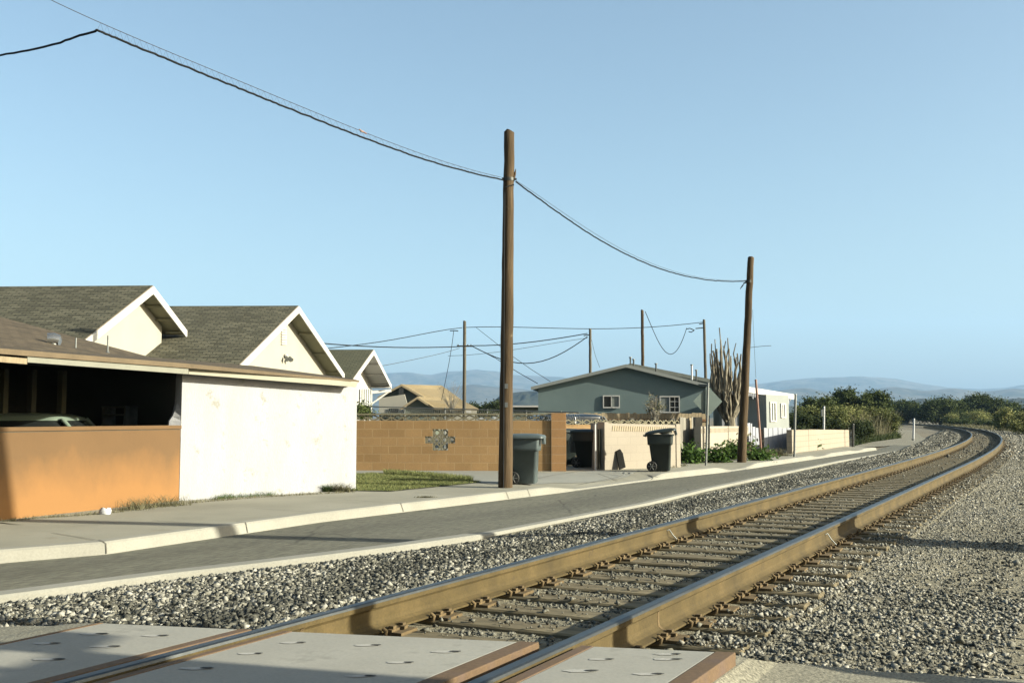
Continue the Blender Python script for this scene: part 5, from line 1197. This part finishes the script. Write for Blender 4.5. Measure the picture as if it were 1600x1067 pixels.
tree_px('small dark tree at the right edge beyond the yellow green shrubs', 190, [(1590, 647, 26, 10), (1625, 646, 26, 12)], 6000, .28, 'leaf_dark', 27)
SH = 'shrubs along the far side of the track'
tree_px('yellow flowering low shrub beside the track bend, nearest the marker post', 172, [(1486, 655, 12, 6)], 2500, .18, 'leaf_yellow', 31, SH, 'shrub', 'shrub')
tree_px('yellow green rounded shrub in the middle of the track bend', 165, [(1524, 653, 20, 9)], 4000, .20, 'leaf_yellow', 32, SH, 'shrub', 'shrub')
tree_px('large yellow green shrub at the right of the bend with ragged top', 100, [(1570, 655, 18, 13), (1584, 661, 14, 10)], 6500, .14, 'leaf_yellow', 33, SH, 'shrub', 'shrub')
tree_px('yellow green shrub cut by the right edge of the picture', 80, [(1602, 660, 18, 14)], 5000, .13, 'leaf_yellow', 34, SH, 'shrub', 'shrub')
tree_px('low dark brush under the yellow shrubs along the track', 150, [(1545, 661, 20, 4), (1505, 659, 20, 4)], 3500, .16, 'leaf_dark', 35, SH, 'shrub', 'shrub')
# bank in front of the left trees: mixed willow scrub with reeds
SL = 'scrub along the left of the street end'
tree_px('yellow green willow shrub above the corner wall, left of the reeds', 68, [(1318, 648, 22, 10), (1335, 657, 20, 12)], 7000, .12, 'leaf_yellow', 41, SL, 'shrub', 'shrub')
tree_px('dark green shrub right behind the corner wall beside the annex', 60, [(1245, 655, 14, 10), (1262, 664, 20, 10)], 5000, .10, 'leaf', 42, SL, 'shrub', 'shrub')
tree_px('dark shrub above the corner wall next to the slim pale pole', 62, [(1285, 660, 18, 10), (1300, 667, 18, 8)], 5000, .10, 'leaf', 43, SL, 'shrub', 'shrub')
tree_px('olive willow scrub rising behind the reeds at the end of the street', 72, [(1368, 650, 26, 14), (1390, 660, 16, 14), (1345, 646, 16, 12)], 9000, .10, 'leaf_olive', 45, SL, 'shrub', 'shrub')
tree_px('olive scrub between the annex and the willow shrub', 64, [(1262, 648, 20, 10), (1300, 652, 20, 12)], 7000, .10, 'leaf_olive', 46, SL, 'shrub', 'shrub')
tree_px('leafy green shrub low beside the end of the corner wall', 56, [(1350, 677, 12, 8), (1345, 668, 14, 9)], 4500, .09, 'leaf', 44, SL, 'shrub', 'shrub')
def blades(name, pts, h0, h1, wd, mat, seed, lean=.35, per=1):
    r_ = np.random.default_rng(seed); P_ = np.asarray(pts, float); n = len(P_)
    h = h0+(h1-h0)*r_.random(n)**1.8; a = r_.uniform(0, 6.28, n); ln = r_.normal(0, lean, (n, 2)); w_ = wd*r_.uniform(.6, 1.3, n)
    dx, dy = np.cos(a)*w_, np.sin(a)*w_; mid = P_+np.stack([ln[:, 0]*h*.35, ln[:, 1]*h*.35, h*.6], 1); tip = P_+np.stack([ln[:, 0]*h, ln[:, 1]*h, h], 1)
    o = np.stack([dx, dy, np.zeros(n)], 1)
    v = np.stack([P_-o, P_+o, mid+o*.7, mid-o*.7, tip+o*.1, tip-o*.1], 1).reshape(-1, 3)
    i = np.arange(n)[:, None]*6; f = np.concatenate([i+np.array([0, 1, 2, 3]), i+np.array([3, 2, 4, 5])]); t = np.repeat(np.clip(r_.normal(.5, .25, n), 0, 1), 6)
    return v, f, t
def area_pts(poly, n, z=0., seed=0, zf=None):
    r_ = random.Random(seed); xs = [p[0] for p in poly]; ys = [p[1] for p in poly]; out = []
    while len(out) < n:
        x, y = r_.uniform(min(xs), max(xs)), r_.uniform(min(ys), max(ys)); ins = False; j = len(poly)-1
        for i in range(len(poly)):
            if (ys[i] > y) != (ys[j] > y) and x < (xs[j]-xs[i])*(y-ys[i])/(ys[j]-ys[i])+xs[i]: ins = not ins
            j = i
        if ins: out.append((x, y, zf(x, y) if zf else z))
    return out
# tall dry reeds
pg = [U(x, y, -.15).xy for x, y in ((1335, 692), (1392, 684), (1402, 678), (1395, 672), (1340, 676))]
v, f, t = blades('reeds', area_pts(pg, 5200, -.2, 3), .7, 2.2, .020, 'straw', 5, .28)
tag(np_mesh('reeds', v, f, 'straw', t), 'tall dry straw coloured reeds at the end of the street', 'reeds', kind='stuff')
pg = [U(x, y, -.15).xy for x, y in ((1334, 697), (1370, 689), (1408, 684), (1400, 680), (1340, 688))]
v, f, t = blades('grass', area_pts(pg, 5000, -.2, 4), .15, .5, .02, 'leaf', 6, .4)
tag(np_mesh('verge_grass', v, f, 'leaf', t), 'low green grass in front of the dry reeds', 'grass', kind='stuff')
v, f, t = blades('grass', area_pts([D(1470, 668, 150).xy, D(1560, 668, 100).xy, D(1640, 668, 76).xy, D(1680, 668, 90).xy, D(1570, 668, 115).xy, D(1480, 668, 175).xy], 4200, -.1, 14), .15, .55, .03, 'straw', 16, .4)
tag(np_mesh('verge_grass', v, f, 'straw', t), 'dry pale grass along the far edge of the gravel by the shrubs', 'grass', kind='stuff')
# lawn patch
lawn = [(540, 742), (580, 740), (640, 743), (690, 747.5), (738, 751.5), (752, 754), (720, 757), (690, 760), (650, 764), (610, 768), (556, 767), (540, 768)]
lp_ = [on_pave(x, y, .010) for x, y in lawn]; mb = MB(); mb.add(lp_, [tuple(range(len(lp_)))]); struct('lawn_soil', mb, 'mound')
v, f, t = blades('grass', area_pts([p.xy for p in lp_], 26000, .01, 5), .015, .050, .004, 'grass', 7, .5)
tag(np_mesh('lawn', v, f, 'grass', t), 'patch of short green lawn between the drive and the pavement', 'grass', kind='stuff')
fr_ = [on_pave(x, y).xy for x, y in ((600, 738.5), (640, 740.5), (690, 745), (735, 749.5), (740, 752), (690, 748.5), (640, 744), (600, 742))]
v, f, t = blades('grass', area_pts(fr_, 5000, .01, 6), .05, .12, .005, 'grass', 8, .5)
tag(np_mesh('lawn_edge', v, f, 'grass', t), 'taller ragged grass along the drive edge of the lawn', 'grass', kind='stuff')
# dry weeds along the walls
def weeds(name, label, line, n, h0, h1, mat, seed, spread=.12, off=-.05, wd=.003, lean=.8):
    r_ = random.Random(seed); pts = []
    for _ in range(n):
        t = r_.random()*(len(line)-1); i = int(t); a, b = U(*line[i], 0), U(*line[i+1], 0); q = lerp(a, b, t-i); pts.append((q.x+r_.gauss(0, spread), q.y-abs(r_.gauss(0, spread))*.4, 0))
    v, f, t = blades(name, pts, h0, h1, wd, mat, seed, lean); return tag(np_mesh(name, v, f, mat, t, loc=V(*pts[0])), label, 'weeds', kind='stuff')
weeds('dry_weeds', 'clump of dry straw weeds at the foot of the orange wall near the white wall', [(200, 797), (235, 792), (285, 788)], 1100, .02, .19, 'straw', 51, .12)
weeds('dry_weeds', 'low dry weeds along the foot of the orange wall, left part', [(5, 815), (60, 809), (130, 805), (200, 798)], 700, .01, .06, 'straw', 52, .05)
weeds('dry_weeds', 'thin dry weeds along the foot of the white wall', [(290, 786), (340, 782), (400, 777), (470, 773), (548, 769)], 900, .01, .08, 'straw', 53, .06)
weeds('green_tuft', 'bright green grass tuft near the right end of the white wall', [(505, 768), (516, 768)], 500, .06, .16, 'leaf_bright', 54, .05)
weeds('dry_weeds', 'pale dry tuft at the right corner of the white wall', [(520, 768), (545, 768)], 700, .05, .18, 'straw', 55, .06)
weeds('dry_weeds', 'small dry grass tuft growing in the pavement joint', [(655, 777), (675, 777)], 300, .01, .04, 'straw', 56, .05)
weeds('green_weeds', 'thin green weeds along the foot of the white wall, middle part', [(335, 780), (365, 777), (430, 773)], 500, .03, .10, 'leaf_bright', 57, .05)
weeds('dry_weeds', 'brown dead weeds around the foot of the leaning rusty pipe', [(1165, 714), (1200, 712), (1215, 712)], 1400, .05, .30, 'straw', 58, .25, wd=.008)
weeds('dry_weeds', 'dry weeds at the right foot of the beige wall behind the bin', [(1045, 731), (1068, 727)], 400, .02, .12, 'straw', 59, .1)
# plants at the beige walls
def plant(label, px_, py_, wpx, hpx, seed, mat='leaf_bright', n=900, size=.07):
    b = U(px_, py_, 0); k = b.y/FPX; lobes = [(b.x+random.uniform(-.5, .5)*wpx*k, b.y+.1+random.uniform(-.1, .1), hpx*k*random.uniform(.3, .75), wpx*k*.28, .22, hpx*k*.26) for _ in range(7)]
    return bush('leafy_plant', label, 'plant', lobes, n, size, mat, seed, 'leafy plants at the foot of the walls')
plant('bright leafy plant in front of the grey plank gate', 1077, 723, 28, 20, 61)
plant('round leafy plant just right of the road sign post', 1120, 722, 24, 20, 62)
plant('leafy plant half hidden by the leaning timber pole', 1144, 717, 16, 17, 63)
plant('low leafy plant at the foot of the leaning rusty pipe', 1187, 719, 20, 11, 64)
plant('small leafy plant at the bend of the corner wall', 1268, 703, 8, 13, 65, n=500)
plant('dead brown plant right of the leaning timber pole', 1169, 712, 10, 22, 66, 'straw', 350)
# bare cactus-like tree
def cactus_tree():
    b = D(1137, 665, 37); b.z = 0; root = thing('bare_tree', 'bare dead tree with a fan of upright brown stems beside the leaning pole', 'tree', b)
    k = 37/FPX; mb = MB(); fork = D(1140, 652, 37); mb.tube([b, lerp(b, fork, .6)+V(.05, 0), fork], [.28, .24, .18], 10); mk('trunk', mb, 'cactus', parent=root)
    tips = [(1112, 537), (1114, 548), (1117, 530), (1120, 545), (1124, 512), (1126, 534), (1121, 560), (1130, 540), (1128, 552), (1134, 533), (1137, 528), (1133, 560), (1139, 545), (1142, 556), (1118, 568), (1124, 575), (1147, 560), (1150, 536), (1152, 552), (1149, 572), (1155, 566), (1158, 553), (1160, 575), (1156, 585), (1144, 580), (1137, 585), (1130, 590), (1161, 592), (1126, 598), (1150, 598), (1113, 575), (1116, 590), (1158, 610), (1141, 605), (1133, 612)]
    r_ = random.Random(4)
    for i, (x, y) in enumerate(tips+[(x+r_.uniform(-5, 5), y+r_.uniform(12, 45)) for x, y in tips[:26]]):
        dp_ = 37+r_.uniform(-.7, .7); tip = D(x, y, dp_); kn = D(1137+(x-1137)*.75, 655-max(8, (655-y)*.30), 37+(dp_-37)*.6)
        st = lerp(b, fork, r_.uniform(.7, 1.)); pts = [st, lerp(st, kn, .6)+V(0, 0, -.05), kn]
        m = 5
        for j in range(1, m+1): t = j/m; q = lerp(kn, tip, t); pts.append(q+V(r_.gauss(0, .035), r_.gauss(0, .03), 0) if j < m else q)
        r0_ = r_.uniform(.038, .08); rad = [.08, .07]+[r0_*r_.uniform(.8, 1.2)*(1-.62*j/m) for j in range(m+1)]
        sb_ = MB(); sb_.tube(pts, rad, 7); mk('stem', sb_, 'cactus', parent=root)
    return root
cactus_tree()
# thin twiggy shrub before the green house window
def twigs(label, px_, pyb, pyt, wpx, depth, seed, n=26, leaves=260, mat='straw'):
    r_ = random.Random(seed); b = D(px_, pyb, depth); root = thing('twiggy_shrub', label, 'shrub', b); mb = MB()
    for i in range(n):
        e = D(px_+r_.uniform(-wpx, wpx), lerp(pyt, pyb, r_.random()**1.5*.6), depth+r_.uniform(-.5, .5)); m = lerp(b, e, .5)+V(r_.uniform(-.1, .1), 0, .1); mb.tube([b+V(r_.uniform(-.1, .1), 0, -.1), m, e], [.02, .012, .005], 4, cap=False)
        for _ in range(3):
            a = lerp(m, e, r_.random()); mb.tube([a, a+V(r_.uniform(-.25, .25), r_.uniform(-.2, .2), r_.uniform(0, .25))], [.007, .003], 3, cap=False)
    mk('twigs', mb, 'wood_grey', parent=root)
    if leaves:
        v, f, t = leaf_cloud([px_lobe(px_, (pyb*.35+pyt*.65), wpx*.9, (pyb-pyt)*.3, depth, .4)], leaves, .05, seed, .2); np_mesh('leaves', v, f, mat, t, parent=root)
twigs('spindly pale shrub in front of the gridded window of the green house', 1022, 665, 617, 18, 36, 71)
twigs('bare leafless tree beyond the tan roof, left of the crossarm pole', 705, 640, 595, 22, 75, 72, 34, 0)
tree_px('grey green far tree just left of the tallest pole above the brown wall', 95, [(770, 638, 14, 8), (758, 643, 12, 6), (782, 634, 8, 8)], 3000, .16, 'leaf', 73, 'far trees above the brown wall')
tree_px('small olive far tree behind the crossarm pole', 100, [(738, 640, 10, 6)], 1600, .16, 'leaf', 74, 'far trees above the brown wall')
tree_px('dark rounded bush just behind the brown wall beside the white wall', 30, [(566, 643, 10, 6)], 1500, .07, 'leaf_dark', 75, None, 'shrub', 'shrub')
# dirt where the street ends
mb = MB(); pg = [U(x, y, -.145) for x, y in ((1336, 699), (1380, 697), (1395, 695.5), (1432, 697), (1450, 688), (1425, 672), (1400, 671), (1392, 676), (1410, 684), (1335, 694))]; mb.add(pg, [tuple(range(len(pg)))]); struct('dirt_path', mb, 'asphalt_apron')
# low flat building and far town
sh2 = thing('shed', 'low olive shed with thin white roof edge right of the tallest pole', 'shed', V(*D(820, 640, 60).xy))
mb = MB(); a, b = D(802, 640, 60), D(846, 640, 60); mb.wall(a, b, -.1, D(820, 636, 60).z, 3); mk('wall', mb, 'olive_wall', parent=sh2)
mb = MB(); mb.wall(a-V(.3, .3), b+V(.3, -.3), D(820, 636, 60).z, D(820, 633.5, 60).z, 3.6); mk('roof', mb, 'far_white', parent=sh2)
r_ = random.Random(12)
for k, (px_, w_, d_, col, wd_s) in enumerate(((757, 16, 700, 'far_white', 'widest'), (775, 9, 760, 'far_white', 'narrow'), (790, 12, 820, 'far_tan', 'tan'), (815, 14, 700, 'far_white', 'long'), (838, 10, 780, 'far_white', 'squat'), (742, 8, 820, 'far_tan', 'small tan'))):
    c = D(px_, 645, d_); m_ = d_/FPX; fb = thing('far_building', '%s distant pale building below the wooded hill, %s' % (wd_s, ('left of the crossarm pole foot', 'next to the widest one', 'left of the tallest pole', 'right of the tallest pole', 'nearest the green house', 'by the far olive tree')[k]), 'building', V(c.x, c.y, 0), 'distant town buildings')
    h = 5.5+r_.uniform(0, 2.5); mb = MB(); mb.box((c.x, c.y, h/2-.1), (w_*m_, 14, h)); mk('wall', mb, col, parent=fb)
    mb = MB(); mb.prism([V(c.x-w_*m_*.52, c.y-7.4, h-.1), V(c.x+w_*m_*.52, c.y-7.4, h-.1), V(c.x, c.y-7.4, h+1.4)], V(0, 15)); mk('roof', mb, 'far_white', parent=fb)
# white litter
p = U(164, 803, 0); mb = MB(); mb.loft([[p+V(math.cos(a)*r2*(1.5 if i % 2 else 1.3), math.sin(a)*r2, z+.01*math.sin(3*a)) for i, a in enumerate([k*math.pi/6 for k in range(12)])] for r2, z in ((.055, .0), (.06, .04), (.05, .075), (.02, .08))]); tag(mk('crumpled_cup', mb, 'plastic_white', loc=p), 'crumpled white cup lying at the foot of the orange wall', 'litter')
p = U(680, 0+1168, 0)
# ------------------------------------------------------------------ unseen objects added right of the view to cast shadows across the track
def mast(label, foot, top, r_):  # unseen masts, placed and thickened for their shadows on rails and wall
    root = thing('shadow_mast', label, 'mast', foot); mb = MB(); mb.tube([foot+V(0, 0, -.1), top], r_, 12); mk('pole', mb, 'metal', parent=root)
    mb = MB(); mb.box((foot.x, foot.y, .1), (.35, .35, .3)); mk('base', mb, 'metal', parent=root); return root
cab = thing('shadow_cabinet', 'unseen grey metal cabinet added right of the track to shade the gravel', 'cabinet', V(8.0, 9.85))  # out of view, added for the broad shadow over the gravel
mb = MB(); mb.box((8.0, 9.85, .78), (.8, .7, 1.6), R(-15)); bevel(mk('body', mb, 'metal', parent=cab), .02)
mb = MB(); mb.box((8.0, 9.85, 1.63), (.92, .82, .08), R(-15)); mk('roof', mb, 'metal', parent=cab)  # top of the unseen added cabinet
mast('tall unseen mast behind the cabinet, added to cast a shadow across the track', V(8.6, 9.72), V(8.75, 8.35, 7.0), .16)
mast('unseen mast nearest the rails on the right, added for its shadow', V(4.6, 4.38), V(4.6, 4.4, 3.4), .10)
st_ = thing('shadow_stake', 'short unseen steel stake right of the gravel, added for its shadow', 'stake', V(4.6, 6.05)); mb = MB(); mb.tube([(4.6, 6.05, -.1), (4.6, 6.05, .66)], .03, 6); mk('stake', mb, 'metal', parent=st_)  # added out of view so its shadow tip reaches the gravel
bg2 = thing('shadow_hut', 'unseen metal hut added right of the camera to shade the crossing panels', 'hut', V(5.6, 1.6))  # stands unseen, sized so its shadow covers the crossing panels
mb = MB(); mb.box((5.6, 1.57, 1.35), (2.2, 1.97, 2.8), R(-16)); bevel(mk('body', mb, 'metal', parent=bg2), .02)
mb = MB(); mb.box((5.6, 1.57, 2.79), (2.3, 2.05, .08), R(-16)); mk('roof', mb, 'metal', parent=bg2)  # top of the unseen added hut
mb = MB(); mb.tube([(4.8, 2.1, 2.5), (4.8, 2.1, 4.2)], .06, 8); mb.tube([(4.8, 2.45, 2.5), (4.8, 2.45, 4.4)], .05, 8); mb.tube([(4.8, 1.9, 3.0), (4.8, 3.1, 3.0)], .03, 6); mk('shadow_bars', mb, 'metal', parent=bg2)  # unseen bars shaped for the striped shadow on the left panel
mb = MB(); mb.box((4.8, 3.0, 3.35), (.12, .42, 1.1)); mk('shadow_box', mb, 'metal_dark', parent=bg2)  # unseen box added for the thick shadow stripe

# ------------------------------------------------------------------ air
hz = MB(); hz.box((0, 6200, 598), (24000, 12800, 1204))
m_ = bpy.data.materials.new('haze'); m_.use_nodes = True; nt = m_.node_tree; nt.nodes.clear()
pvn = nt.nodes.new('ShaderNodeVolumePrincipled'); pvn.inputs['Color'].default_value = (.38, .64, 1.0, 1); pvn.inputs['Density'].default_value = 8e-5; pvn.inputs['Anisotropy'].default_value = .0
on_ = nt.nodes.new('ShaderNodeOutputMaterial'); nt.links.new(pvn.outputs[0], on_.inputs['Volume']); M['haze'] = m_
tag(mk('haze', hz, 'haze'), None, None, kind='stuff')
